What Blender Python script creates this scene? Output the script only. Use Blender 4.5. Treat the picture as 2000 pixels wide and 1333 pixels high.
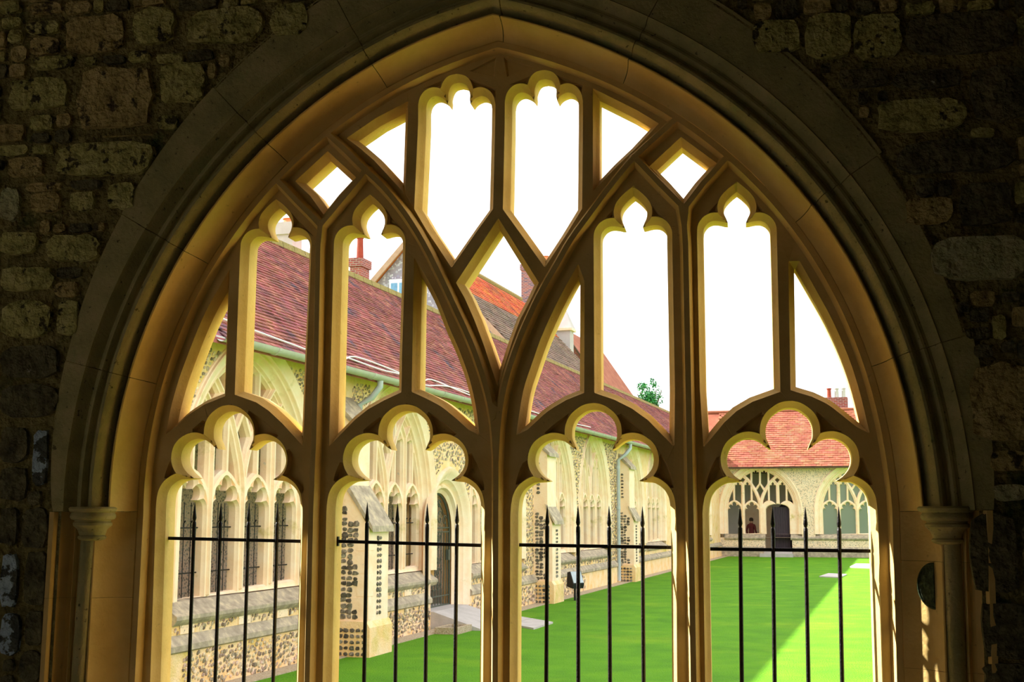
import bpy, math, random
import numpy as np
from mathutils import Vector, Matrix
from mathutils.geometry import delaunay_2d_cdt

# ------------------------------------------------------------------ camera, sky, sun, exposure
for o in list(bpy.data.objects):
    bpy.data.objects.remove(o)
scene = bpy.context.scene
COL = scene.collection
rnd = random.Random(11)
F_PX, CAM_H = 2450.0, 1.9                       # focal length in pixels of the 2000 px frame, eye height over the lawn
PIT = math.atan(333.5 / F_PX)
YAW = math.radians(10.225)                      # camera turned to the left of the window's normal (+Y)
AZ = math.radians(6.716)                        # direction of the cloister range to the left
cam = bpy.data.cameras.new('camera')
cam.sensor_width = 36
cam.lens = F_PX / 2000 * 36
cam.clip_end = 400
cam_o = bpy.data.objects.new('camera', cam)
cam_o.location = (0, 0, CAM_H)
cam_o.rotation_euler = (math.pi / 2 + PIT, 0, YAW)
COL.objects.link(cam_o)
scene.camera = cam_o

world = bpy.data.worlds.new('sky')
scene.world = world
world.use_nodes = True
wn = world.node_tree
bg = wn.nodes['Background']
bg.inputs[0].default_value = (0.97, 0.97, 1.0, 1)
bg.inputs[1].default_value = 1.6

D2 = np.array([math.sin(AZ), math.cos(AZ)])     # along the left range
N2 = np.array([D2[1], -D2[0]])                  # out of its wall, into the garth
sd = Vector((-N2[0] + .178 * D2[0], -N2[1] + .178 * D2[1], .79)).normalized()   # towards the sun
sun = bpy.data.lights.new('sun', 'SUN')
sun.energy = 15.0
sun.angle = math.radians(.55)
sun.color = (1.0, .95, .86)
sun_o = bpy.data.objects.new('sun', sun)
sun_o.rotation_euler = sd.to_track_quat('Z', 'Y').to_euler()
sun_o.location = (-20, 10, 30)
COL.objects.link(sun_o)

scene.view_settings.view_transform = 'Standard'
scene.view_settings.look = 'None'
scene.view_settings.gamma = 1
scene.view_settings.use_curve_mapping = False
scene.view_settings.exposure = 0.42
scene.cycles.max_bounces = 10
scene.cycles.diffuse_bounces = 8
scene.cycles.use_denoising = True

# ------------------------------------------------------------------ helpers
def U(px, py, Y):
    """where the sight line through a point of the photograph meets the vertical plane y = Y: (x, z)"""
    x = (px - 1000) / F_PX
    y = (666.5 - py) / F_PX
    fy = math.cos(PIT) - y * math.sin(PIT)
    uz = math.sin(PIT) + y * math.cos(PIT)
    rx = x * math.cos(YAW) - fy * math.sin(YAW)
    ry = x * math.sin(YAW) + fy * math.cos(YAW)
    return (rx / ry * Y, uz / ry * Y + CAM_H)


def ground(px, py, h=0.0):
    x = (px - 1000) / F_PX
    y = (666.5 - py) / F_PX
    fy = math.cos(PIT) - y * math.sin(PIT)
    uz = math.sin(PIT) + y * math.cos(PIT)
    rx = x * math.cos(YAW) - fy * math.sin(YAW)
    ry = x * math.sin(YAW) + fy * math.cos(YAW)
    t = (h - CAM_H) / uz
    return (rx * t, ry * t)


WM = {}


def link(o, parent=None):
    COL.objects.link(o)
    if parent is not None:
        o.parent = parent
        WM[o.name] = WM.get(parent.name, Matrix())
    return o


def tag(o, label=None, cat=None, group=None, kind=None):
    if label:
        o['label'] = label
    if cat:
        o['category'] = cat
    if group:
        o['group'] = group
    if kind:
        o['kind'] = kind
    return o


def empty(name, M=None, parent=None, **k):
    o = bpy.data.objects.new(name, None)
    o.empty_display_size = .1
    link(o, parent)
    if M is not None:
        o.matrix_world = M
        WM[o.name] = M
    return tag(o, **k)


class MB:
    """collects faces; build() links them as one mesh object. Vertices are in the parent's own frame."""

    def __init__(s):
        s.V = []
        s.F = []

    def add(s, V, F):
        b = len(s.V)
        s.V.extend([tuple(v) for v in V])
        s.F.extend([tuple(b + i for i in f) for f in F])
        return s

    def box(s, x0, x1, y0, y1, z0, z1):
        V = [(x, y, z) for z in (z0, z1) for y in (y0, y1) for x in (x0, x1)]
        return s.add(V, [(0, 2, 3, 1), (4, 5, 7, 6), (0, 1, 5, 4), (2, 6, 7, 3), (0, 4, 6, 2), (1, 3, 7, 5)])

    def prism(s, poly, a, b, axis='y'):
        """a polygon extruded along an axis; poly gives the two other coordinates in order"""
        def P(p, t):
            return {'y': (p[0], t, p[1]), 'x': (t, p[0], p[1]), 'z': (p[0], p[1], t)}[axis]
        k = len(poly)
        V = [P(p, a) for p in poly] + [P(p, b) for p in poly]
        return s.add(V, [tuple(range(k))[::-1], tuple(range(k, 2 * k))] + [(i, (i + 1) % k, k + (i + 1) % k, k + i) for i in range(k)])

    def tube(s, path, r, n=8, cap=True):
        P = [Vector(p) for p in path]
        rr = r if isinstance(r, (list, tuple)) else [r] * len(P)
        V, F = [], []
        ref = None
        for i, p in enumerate(P):
            t = (P[min(i + 1, len(P) - 1)] - P[max(i - 1, 0)]).normalized()
            if ref is None:
                ref = t.orthogonal().normalized()
            ref = (ref - t * ref.dot(t)).normalized()
            q = t.cross(ref)
            for k in range(n):
                a = 2 * math.pi * k / n
                V.append(p + (ref * math.cos(a) + q * math.sin(a)) * rr[i])
        for i in range(len(P) - 1):
            for k in range(n):
                F.append((i * n + k, i * n + (k + 1) % n, (i + 1) * n + (k + 1) % n, (i + 1) * n + k))
        if cap:
            F += [tuple(range(n))[::-1], tuple(range((len(P) - 1) * n, len(P) * n))]
        return s.add(V, F)

    def lathe(s, c, prof, n=20, a0=0, a1=2 * math.pi):
        m = len(prof)
        V = []
        for k in range(n + 1):
            a = a0 + (a1 - a0) * k / n
            V += [(c[0] + r * math.cos(a), c[1] + r * math.sin(a), z) for r, z in prof]
        F = [(k * m + j, (k + 1) * m + j, (k + 1) * m + j + 1, k * m + j + 1) for k in range(n) for j in range(m - 1)]
        return s.add(V, F)

    def lump(s, c, ux, uy, un, w, h, d, k=8, r=rnd, taper=.62, jit=.9):
        """a rough stone on a wall: outline, shoulder and a broken front"""
        V, F = [], []
        c = Vector(c)
        ux, uy, un = Vector(ux), Vector(uy), Vector(un)
        a0 = r.random() * .6
        out = []
        for i in range(k):
            a = a0 + 2 * math.pi * i / k
            ca, sa = math.cos(a), math.sin(a)
            q = 1 / max(abs(ca), abs(sa)) ** .72
            out.append((ca * q * w * .5 * r.uniform(jit, 1.05), sa * q * h * .5 * r.uniform(jit, 1.05)))
        for f, dd in ((1, -.004), (.97, d * .65), (taper + .18, d)):
            for x, y in out:
                e = dd if dd < 0 else dd * r.uniform(.75, 1.15)
                V.append(c + ux * (x * f) + uy * (y * f) + un * e)
        V.append(c + un * d * r.uniform(.85, 1.2))
        for j in range(2):
            for i in range(k):
                F.append((j * k + i, j * k + (i + 1) % k, (j + 1) * k + (i + 1) % k, (j + 1) * k + i))
        for i in range(k):
            F.append((2 * k + i, 2 * k + (i + 1) % k, 3 * k))
        return s.add(V, F)

    def mesh(s, name, mat, smooth=None):
        me = bpy.data.meshes.new(name)
        me.from_pydata(s.V, [], s.F)
        me.materials.append(mat)
        if smooth is not None:
            me.polygons.foreach_set('use_smooth', [True] * len(me.polygons))
            me.set_sharp_from_angle(angle=math.radians(smooth))
        me.update()
        return me

    def build(s, name, mat, parent=None, smooth=None, **k):
        o = bpy.data.objects.new(name, s.mesh(name, mat, smooth))
        link(o, parent)
        return tag(o, **k)


def recalc(me):
    import bmesh
    b = bmesh.new()
    b.from_mesh(me)
    bmesh.ops.recalc_face_normals(b, faces=b.faces)
    b.to_mesh(me)
    b.free()


# ------------------------------------------------------------------ materials
def lin(r, g, b):
    f = lambda c: c / 12.92 if c <= .04045 else ((c + .055) / 1.055) ** 2.4
    return (f(r / 255), f(g / 255), f(b / 255), 1)


def material(name, cols, scale=6, detail=6, bump=.3, bump_scale=40, rough=.85, spots=None, island=0.0, metal=0.0, coords='Object', stretch=(1, 1, 1), dist=.02):
    """noise-mottled surface: cols = colour stops mixed by noise; spots = (colour, scale, threshold); island = value jitter per loose piece"""
    m = bpy.data.materials.new(name)
    m.use_nodes = True
    nt = m.node_tree
    N, Lk = nt.nodes, nt.links
    b = N['Principled BSDF']
    b.inputs['Roughness'].default_value = rough
    b.inputs['Metallic'].default_value = metal
    b.inputs['Specular IOR Level'].default_value = .25
    tc = N.new('ShaderNodeTexCoord')
    mp = N.new('ShaderNodeMapping')
    mp.inputs['Scale'].default_value = stretch
    Lk.new(tc.outputs[coords], mp.inputs[0])
    nz = N.new('ShaderNodeTexNoise')
    nz.inputs['Scale'].default_value = scale
    nz.inputs['Detail'].default_value = detail
    nz.inputs['Roughness'].default_value = .62
    Lk.new(mp.outputs[0], nz.inputs['Vector'])
    rp = N.new('ShaderNodeValToRGB')
    e = rp.color_ramp.elements
    n = len(cols)
    e[0].position, e[0].color = .3, cols[0]
    e[1].position, e[1].color = .7, cols[-1]
    for i in range(1, n - 1):
        el = e.new(.3 + .4 * i / (n - 1))
        el.color = cols[i]
    Lk.new(nz.outputs['Fac'], rp.inputs[0])
    col = rp.outputs[0]
    if island:
        gi = N.new('ShaderNodeNewGeometry')
        oi = N.new('ShaderNodeObjectInfo')
        ad = N.new('ShaderNodeMath')
        ad.operation = 'ADD'
        Lk.new(gi.outputs['Random Per Island'], ad.inputs[0])
        Lk.new(oi.outputs['Random'], ad.inputs[1])
        fr = N.new('ShaderNodeMath')
        fr.operation = 'FRACT'
        Lk.new(ad.outputs[0], fr.inputs[0])
        mr = N.new('ShaderNodeMapRange')
        mr.inputs[3].default_value = 1 - island
        mr.inputs[4].default_value = 1 + island
        Lk.new(fr.outputs[0], mr.inputs[0])
        hs = N.new('ShaderNodeHueSaturation')
        Lk.new(col, hs.inputs['Color'])
        Lk.new(mr.outputs[0], hs.inputs['Value'])
        hm = N.new('ShaderNodeMapRange')
        hm.inputs[3].default_value = .5 - .03 * min(1, island * 2)
        hm.inputs[4].default_value = .5 + .03 * min(1, island * 2)
        f2 = N.new('ShaderNodeMath')
        f2.operation = 'MULTIPLY_ADD'
        f2.inputs[1].default_value = 7.31
        f2.inputs[2].default_value = .17
        Lk.new(fr.outputs[0], f2.inputs[0])
        f3 = N.new('ShaderNodeMath')
        f3.operation = 'FRACT'
        Lk.new(f2.outputs[0], f3.inputs[0])
        Lk.new(f3.outputs[0], hm.inputs[0])
        Lk.new(hm.outputs[0], hs.inputs['Hue'])
        col = hs.outputs[0]
    for sp in (spots or []):
        c2, sc2, th = sp[:3]
        n2 = N.new('ShaderNodeTexNoise')
        n2.inputs['Scale'].default_value = sc2
        n2.inputs['Detail'].default_value = 5
        n2.inputs['Roughness'].default_value = .65
        Lk.new(mp.outputs[0], n2.inputs['Vector'])
        r2 = N.new('ShaderNodeValToRGB')
        r2.color_ramp.elements[0].position = th
        r2.color_ramp.elements[1].position = th + (sp[3] if len(sp) > 3 else .06)
        Lk.new(n2.outputs['Fac'], r2.inputs[0])
        mx = N.new('ShaderNodeMixRGB')
        mx.inputs[2].default_value = c2
        Lk.new(r2.outputs[0], mx.inputs[0])
        Lk.new(col, mx.inputs[1])
        col = mx.outputs[0]
    Lk.new(col, b.inputs['Base Color'])
    if bump:
        n3 = N.new('ShaderNodeTexNoise')
        n3.inputs['Scale'].default_value = bump_scale
        n3.inputs['Detail'].default_value = 7
        Lk.new(mp.outputs[0], n3.inputs['Vector'])
        bp = N.new('ShaderNodeBump')
        bp.inputs['Strength'].default_value = bump
        bp.inputs['Distance'].default_value = dist
        Lk.new(n3.outputs['Fac'], bp.inputs['Height'])
        Lk.new(bp.outputs[0], b.inputs['Normal'])
    return m


def flint_material(name, mortar, flints, scale=11, thr=.33):
    m = material(name, mortar, scale=3, bump=0)
    nt = m.node_tree
    N, Lk = nt.nodes, nt.links
    b = N['Principled BSDF']
    src = b.inputs['Base Color'].links[0].from_socket
    tc = [x for x in N if x.type == 'TEX_COORD'][0]
    vo = N.new('ShaderNodeTexVoronoi')
    vo.inputs['Scale'].default_value = scale
    vo.inputs['Randomness'].default_value = .9
    Lk.new(tc.outputs['Object'], vo.inputs['Vector'])
    rp = N.new('ShaderNodeValToRGB')
    rp.color_ramp.elements[0].position = thr
    rp.color_ramp.elements[0].color = (1, 1, 1, 1)
    rp.color_ramp.elements[1].position = thr + .08
    rp.color_ramp.elements[1].color = (0, 0, 0, 1)
    Lk.new(vo.outputs['Distance'], rp.inputs[0])
    sp = N.new('ShaderNodeSeparateColor')
    Lk.new(vo.outputs['Color'], sp.inputs[0])
    r2 = N.new('ShaderNodeValToRGB')
    e = r2.color_ramp.elements
    e[0].color, e[1].color = flints[0], flints[-1]
    for i in range(1, len(flints) - 1):
        e.new(i / (len(flints) - 1)).color = flints[i]
    Lk.new(sp.outputs[0], r2.inputs[0])
    mx = N.new('ShaderNodeMixRGB')
    Lk.new(rp.outputs[0], mx.inputs[0])
    Lk.new(src, mx.inputs[1])
    Lk.new(r2.outputs[0], mx.inputs[2])
    Lk.new(mx.outputs[0], b.inputs['Base Color'])
    bp = N.new('ShaderNodeBump')
    bp.inputs['Strength'].default_value = .5
    bp.inputs['Distance'].default_value = .02
    Lk.new(rp.outputs[0], bp.inputs['Height'])
    Lk.new(bp.outputs[0], b.inputs['Normal'])
    return m


def brick_material(name, c1, c2, mortar, scale, w=.22, h=.075):
    m = bpy.data.materials.new(name)
    m.use_nodes = True
    N, Lk = m.node_tree.nodes, m.node_tree.links
    b = N['Principled BSDF']
    b.inputs['Roughness'].default_value = .9
    tc = N.new('ShaderNodeTexCoord')
    sx = N.new('ShaderNodeSeparateXYZ')
    Lk.new(tc.outputs['Object'], sx.inputs[0])
    ad = N.new('ShaderNodeMath')
    Lk.new(sx.outputs[0], ad.inputs[0])
    Lk.new(sx.outputs[1], ad.inputs[1])
    cx = N.new('ShaderNodeCombineXYZ')
    Lk.new(ad.outputs[0], cx.inputs[0])
    Lk.new(sx.outputs[2], cx.inputs[1])
    br = N.new('ShaderNodeTexBrick')
    br.inputs['Color1'].default_value = c1
    br.inputs['Color2'].default_value = c2
    br.inputs['Mortar'].default_value = mortar
    br.inputs['Scale'].default_value = scale
    br.inputs['Brick Width'].default_value = w
    br.inputs['Row Height'].default_value = h
    br.inputs['Mortar Size'].default_value = .01
    br.inputs['Bias'].default_value = 0
    Lk.new(cx.outputs[0], br.inputs['Vector'])
    Lk.new(br.outputs['Color'], b.inputs['Base Color'])
    bp = N.new('ShaderNodeBump')
    bp.inputs['Distance'].default_value = .01
    Lk.new(br.outputs['Fac'], bp.inputs['Height'])
    bp.invert = True
    Lk.new(bp.outputs[0], b.inputs['Normal'])
    return m


def glass_material():
    m = bpy.data.materials.new('leaded_glass')
    m.use_nodes = True
    b = m.node_tree.nodes['Principled BSDF']
    b.inputs['Base Color'].default_value = (.30, .38, .30, 1)
    b.inputs['Roughness'].default_value = .12
    b.inputs['Transmission Weight'].default_value = .45
    return m


M = {}
M['ochre'] = material('bounce_warmed_limestone', [(.64, .43, .14, 1), (.73, .51, .18, 1), (.79, .57, .23, 1)], scale=5, bump=.12, bump_scale=60, rough=.9,  # same stone as cream; warm light bounced indoors is put into the colour
                      spots=[((.45, .30, .10, 1), 26, .66, .08)])
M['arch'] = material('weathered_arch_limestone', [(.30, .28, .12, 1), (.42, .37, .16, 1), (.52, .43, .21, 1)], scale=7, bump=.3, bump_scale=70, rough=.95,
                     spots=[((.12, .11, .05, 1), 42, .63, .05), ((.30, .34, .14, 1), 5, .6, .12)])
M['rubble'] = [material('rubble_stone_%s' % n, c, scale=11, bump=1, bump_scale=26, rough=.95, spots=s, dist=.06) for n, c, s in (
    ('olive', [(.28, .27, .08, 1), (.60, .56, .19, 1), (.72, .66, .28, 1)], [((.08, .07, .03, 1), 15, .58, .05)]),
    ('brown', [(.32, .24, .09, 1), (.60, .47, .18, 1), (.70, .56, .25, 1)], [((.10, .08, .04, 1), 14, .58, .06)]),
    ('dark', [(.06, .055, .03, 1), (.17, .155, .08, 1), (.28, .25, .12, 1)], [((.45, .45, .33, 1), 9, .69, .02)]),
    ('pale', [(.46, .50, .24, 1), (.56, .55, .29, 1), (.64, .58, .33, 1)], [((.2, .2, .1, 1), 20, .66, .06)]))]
M['mortar'] = material('old_wall_mortar', [(.17, .14, .05, 1), (.33, .28, .10, 1), (.46, .38, .15, 1)], scale=16, bump=1, bump_scale=40, rough=1, dist=.06,
                       spots=[((.05, .08, .02, 1), 3, .58, .12)])
M['limewash'] = material('flaking_pale_blue_limewash', [(.06, .07, .06, 1), (.14, .15, .12, 1)], scale=12, bump=1, bump_scale=26, dist=.05, spots=[((.50, .64, .74, 1), 11, .50, .03)])
M['cream'] = material('cream_limestone', [(.89, .63, .40, 1), (.94, .72, .50, 1), (.95, .78, .59, 1)], scale=4, bump=.15, bump_scale=30,
                      spots=[((.62, .48, .18, 1), 1.6, .6, .1), ((.5, .5, .46, 1), 7, .68, .08)])
M['sillstone'] = material('lichened_sill_stone', [(.27, .22, .16, 1), (.40, .33, .24, 1), (.60, .49, .32, 1)], scale=8, bump=.3, bump_scale=40)
M['flintwall'] = flint_material('flint_and_mortar', [(.82, .60, .40, 1), (.90, .71, .51, 1)], [(.24, .19, .13, 1), (.4, .33, .22, 1), (.66, .6, .48, 1), (.3, .25, .18, 1)], 22, .34)
M['mortar2'] = material('cream_flint_mortar', [(.86, .52, .18, 1), (.90, .63, .33, 1), (.92, .70, .45, 1)], scale=4, bump=.5, bump_scale=50,
                        spots=[((.66, .5, .12, 1), 1.1, .55, .15)])
M['flint'] = material('knapped_flint', [(.20, .15, .09, 1), (.42, .32, .21, 1), (.70, .58, .42, 1)], scale=14, bump=.4, bump_scale=60, rough=.55, island=.6)
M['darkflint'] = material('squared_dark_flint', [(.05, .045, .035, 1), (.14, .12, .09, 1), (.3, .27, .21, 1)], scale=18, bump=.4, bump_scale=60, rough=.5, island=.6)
M['tile'] = material('purple_brown_clay_tile', [(.17, .058, .065, 1), (.29, .09, .075, 1), (.38, .145, .10, 1)], scale=2.2, bump=.3, bump_scale=60, rough=.85, island=.30,
                     spots=[((.42, .40, .36, 1), 7, .70, .03), ((.10, .07, .10, 1), 1.3, .58, .1)])
M['tilefar'] = material('orange_clay_tile', [(.23, .062, .034, 1), (.30, .088, .046, 1), (.36, .135, .075, 1)], scale=2.2, bump=.3, bump_scale=30, rough=.85, island=.17,
                        spots=[((.5, .42, .32, 1), 3, .70, .04)])
M['tileorange'] = material('orange_lichened_roof_tile', [(.34, .10, .05, 1), (.56, .12, .035, 1), (.66, .17, .05, 1)], scale=.6, detail=4, bump=.3, bump_scale=20, island=.3)
M['tilebrown'] = material('grey_brown_roof_tile', [(.15, .11, .08, 1), (.21, .14, .10, 1), (.27, .17, .11, 1)], scale=.6, detail=4, bump=.3, bump_scale=20, island=.3)
M['moss'] = material('ridge_moss', [(.24, .20, .06, 1), (.38, .26, .10, 1)], scale=9, bump=1, bump_scale=30)
M['lead'] = material('grey_green_gutter_iron', [(.42, .42, .36, 1), (.50, .50, .43, 1)], scale=6, bump=.05, rough=.5)
M['pipe'] = material('grey_downpipe_iron', [(.40, .46, .48, 1), (.50, .55, .56, 1)], scale=6, bump=.05, rough=.5)
M['cable'] = material('pale_cable_sheath', [(.75, .74, .72, 1), (.82, .81, .8, 1)], bump=0, rough=.5)
M['iron'] = material('black_wrought_iron', [(.008, .007, .007, 1), (.016, .013, .012, 1)], scale=30, bump=.25, bump_scale=120, rough=.5)
M['gateiron'] = material('dark_green_wrought_iron', [(.05, .06, .045, 1), (.09, .10, .07, 1)], scale=30, bump=.1, rough=.5)
M['lawn'] = material('mown_lawn', [(.075, .25, .001, 1), (.105, .31, .0015, 1), (.14, .35, .002, 1)], scale=1.3, bump=1, bump_scale=45, rough=1, dist=.05,
                     spots=[((.22, .40, .006, 1), .35, .56, .2)])
M['paving'] = material('pale_grey_paving', [(.42, .39, .36, 1), (.54, .50, .47, 1)], scale=4, bump=.15)
M['gravel'] = material('gravel_and_leaf_litter', [(.3, .22, .13, 1), (.48, .38, .25, 1), (.6, .52, .4, 1)], scale=40, bump=1, bump_scale=50)
M['floor'] = material('worn_flagstone', [(.46, .44, .38, 1), (.56, .53, .46, 1)], scale=2, bump=.2)
M['plaster'] = material('old_plaster', [(.66, .64, .55, 1), (.76, .73, .63, 1)], scale=2, bump=.2)
M['oak'] = material('dark_oak', [(.06, .035, .02, 1), (.12, .07, .035, 1)], scale=5, bump=.3, stretch=(1, 8, 1))
M['brick'] = brick_material('red_brick', (.34, .07, .05, 1), (.22, .05, .05, 1), (.38, .30, .25, 1), 1)
M['brickp'] = brick_material('purple_red_brick', (.36, .10, .09, 1), (.10, .06, .12, 1), (.45, .34, .28, 1), 1)
M['pot'] = material('clay_chimney_pot', [(.24, .035, .022, 1), (.34, .07, .035, 1)], bump=.1)
M['potorange'] = material('orange_clay_chimney_cap', [(.55, .17, .06, 1), (.65, .24, .1, 1)], bump=.1)
M['render'] = material('pale_render', [(.42, .38, .36, 1), (.52, .48, .45, 1)], scale=2, bump=.1, spots=[((.6, .38, .25, 1), 1.2, .62, .1)])
M['white'] = material('white_window_paint', [(.8, .8, .8, 1), (.85, .85, .85, 1)], bump=0, rough=.5)
M['paleflint'] = flint_material('blue_grey_flint', [(.26, .24, .31, 1), (.36, .31, .37, 1)], [(.30, .28, .38, 1), (.72, .72, .80, 1), (.42, .38, .48, 1)], 9, .42)
M['verge'] = material('verge_board', [(.4, .25, .17, 1), (.5, .33, .24, 1)], bump=.1)
M['glass'] = glass_material()
M['leaf'] = material('tree_leaves', [(.02, .11, .05, 1), (.04, .2, .06, 1), (.1, .3, .07, 1)], scale=1.2, bump=0, island=.4)
M['bark'] = material('bark', [(.08, .06, .04, 1), (.14, .1, .07, 1)], bump=.5)
M['lampcase'] = material('black_lamp_case', [(.012, .012, .014, 1), (.02, .02, .022, 1)], bump=0, rough=.4)
M['lampglass'] = material('grey_lamp_glass', [(.35, .42, .46, 1), (.5, .56, .6, 1)], bump=0, rough=.15)
M['bluepane'] = material('blue_window_glass', [(.12, .28, .5, 1), (.2, .38, .6, 1)], bump=0, rough=.2)
M['bronze'] = material('green_black_plaque_metal', [(.012, .02, .008, 1), (.035, .055, .02, 1), (.10, .14, .07, 1)], scale=45, bump=.6, bump_scale=90, rough=.6)
M['skin'] = material('skin', [(.45, .25, .17, 1), (.5, .3, .2, 1)], bump=0)
M['redcloth'] = material('dark_red_cloth', [(.16, .03, .03, 1), (.22, .05, .05, 1)], bump=.1)
M['bluecloth'] = material('blue_cloth', [(.1, .13, .25, 1), (.15, .18, .32, 1)], bump=.1)
M['hair'] = material('brown_hair', [(.05, .03, .02, 1), (.08, .05, .03, 1)], bump=.3)
M['dooroak'] = material('dark_purple_door_boards', [(.03, .022, .03, 1), (.06, .045, .055, 1)], scale=4, bump=.2, stretch=(8, 8, 1))
# ------------------------------------------------------------------ the great window: drawing of the tracery
YW = 4.8                 # nose of the main mullions
D_FILLET, D_REVEAL, D_BACK = .037, .083, .170
W_NOSE, W_CH1, W_CH2 = .0105, .0245, .0225
ZB = .95                 # top of the sill
ZSPR = 1.9               # springing level


def crom(P, n=6):
    """open Catmull-Rom curve through P"""
    P = [np.array(p, float) for p in P]
    Q = [2 * P[0] - P[1]] + P + [2 * P[-1] - P[-2]]
    out = []
    for i in range(1, len(Q) - 2):
        a, b, c, d = Q[i - 1:i + 3]
        for k in range(n):
            t = k / n
            out.append(.5 * ((2 * b) + (c - a) * t + (2 * a - 5 * b + 4 * c - d) * t * t + (-a + 3 * b - 3 * c + d) * t ** 3))
    out.append(Q[-2])
    return [tuple(p) for p in out]


def mirror(L):
    return [(-x, y) for x, y in L]


# heads in units of the half light: u across, v down from the crown (right halves)
L_top = [(0, 0), (.10, -.019), (.187, -.076), (.25, -.145), (.29, -.25), (.291, -.38), (.262, -.455), (.232, -.535)]
L_mid = [(.232, -.535), (.29, -.50), (.345, -.452), (.425, -.408), (.535, -.395), (.645, -.435), (.733, -.518), (.774, -.64), (.76, -.765), (.69, -.871), (.585, -.95)]
L_low = [(.585, -.95), (.68, -.962), (.785, -.975), (.90, -1.05), (.965, -1.15), (.99, -1.26), (1, -1.38)]
B_top = [(0, 0), (.13, -.11), (.26, -.25), (.36, -.4), (.40, -.58), (.375, -.75), (.32, -.88), (.27, -1.02)]
B_mid = [(.27, -1.02), (.36, -1.01), (.47, -.98), (.60, -.96), (.73, -.97), (.86, -1.04), (.95, -1.16), (.99, -1.26), (1, -1.38)]
A_top = [(0, 0), (.17, -.04), (.27, -.15), (.33, -.34), (.325, -.5), (.345, -.635)]
A_mid = [(.345, -.635), (.42, -.53), (.53, -.45), (.69, -.40), (.85, -.455), (.96, -.6), (1, -.78)]
P_L = [(0, .14), (.228, .042), (.467, -.114), (.68, -.3), (.845, -.5), (.99, -.77), (1.055, -1.0), (1.05, -1.16)]
P_B = [(0, .43), (1.2, -1.03), (1.19, -1.36)]
P_A = [(0, .32), (1.165, -.15), (1.16, -.7)]


def head_path(kind):
    if kind == 'L':
        t = crom(mirror(L_top)[::-1] + L_top[1:], 4)
        m, l = crom(L_mid, 4), crom(L_low, 4)
        return mirror(l)[::-1] + mirror(m)[::-1][1:] + t[1:] + m[1:] + l[1:]
    tp, md = (B_top, B_mid) if kind == 'B' else (A_top, A_mid)
    t, m = crom(tp, 4), crom(md, 4)
    return mirror(m)[::-1] + mirror(t)[::-1][1:] + t[1:] + m[1:]


def prim_path(kind):
    if kind == 'L':
        h = crom(P_L, 4)
    else:
        h = {'B': P_B, 'A': P_A}[kind]
    return mirror(h)[::-1] + list(h[1:])


YA, YF = YW + D_REVEAL, YW + D_FILLET
u_ = lambda pts, Y=YA: [U(x, y, Y) for x, y in pts]


def headed(kind, cx, hw, ay, vs, rest, shear=0.0):
    mp = lambda p: (cx + p[0] * hw, ay - p[1] * vs + shear * p[0])
    hp = [mp(p) for p in head_path(kind)]
    pp = [mp(p) for p in prim_path(kind)]
    return {'poly': u_(hp + rest), 'prim': u_(pp, YF), 'kind': kind, 'zlow': U(cx, ay - vs * (-1.38 if kind != 'A' else -.78), YA)[1]}


OPEN = []
# lower lights (cinquefoil)
for cx, hw, ay, vs, sh, rest in (
        (456.2, 131.9, 804.1, 139, 2.5, [(588, 1010), (579, 1333), (575, 1470), (309, 1470), (313.5, 1333), (324, 1010)]),
        (797.9, 142.7, 803.2, 142.7, 1.2, [(940.3, 1010), (937.4, 1333), (936.4, 1470), (645, 1470), (648, 1333), (655, 1010)]),
        (1161.2, 149, 801, 146.5, 0, [(1310.6, 1012), (1313, 1333), (1314, 1470), (1010, 1470), (1010.6, 1333), (1012, 1012)]),
        (1541.9, 157.7, 797, 150.6, -.8, [(1700, 1010), (1710, 1333), (1715, 1470), (1391.5, 1470), (1389.8, 1333), (1384.6, 1010)])):
    OPEN.append(headed('L', cx, hw, ay, vs, rest, sh))
# upper lights of the two sub-arches (trefoil)
for cx, hw, ay, vs, sh, rest in (
        (546.7, 58.7, 407.3, 56, -2, [(605, 490), (602.8, 550), (596, 700), (590.3, 847.3), (566.5, 821.2), (539.5, 796), (512.5, 778), (477, 765.6), (487, 500)]),
        (728.3, 59, 398.6, 59, -1, [(787, 490), (780.5, 700), (779.5, 761.8), (752.5, 774.4), (720, 792.4), (693, 814), (660.6, 847.3), (664, 690), (669, 490)]),
        (1238, 65, 383.5, 60, -2, [(1303, 480), (1308, 763), (1307.3, 847.7), (1274.5, 814), (1242, 790.6), (1206, 772.6), (1174.5, 762), (1173, 480)]),
        (1439.2, 65.6, 375.1, 59, 0, [(1505, 470), (1511.5, 760), (1464, 777), (1431.7, 796), (1407, 819), (1384.2, 846.5), (1379, 762), (1373.6, 470)])):
    OPEN.append(headed('B', cx, hw, ay, vs, rest, sh))
# pair of lights at the top
for cx, hw, ay, rest in (
        (896.8, 64.4, 162, [(960.7, 250), (956.7, 410.5), (931, 446), (887.4, 508.8), (868.4, 480), (847.4, 449), (824.9, 410.5), (832.4, 250)]),
        (1065.4, 64.9, 154.8, [(1130.3, 250), (1128.8, 410.5), (1098, 461), (1067.2, 508.1), (1035.8, 464), (997, 410.5), (1000.3, 250)])):
    OPEN.append(headed('A', cx, hw, ay, 64.5, rest))
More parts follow.
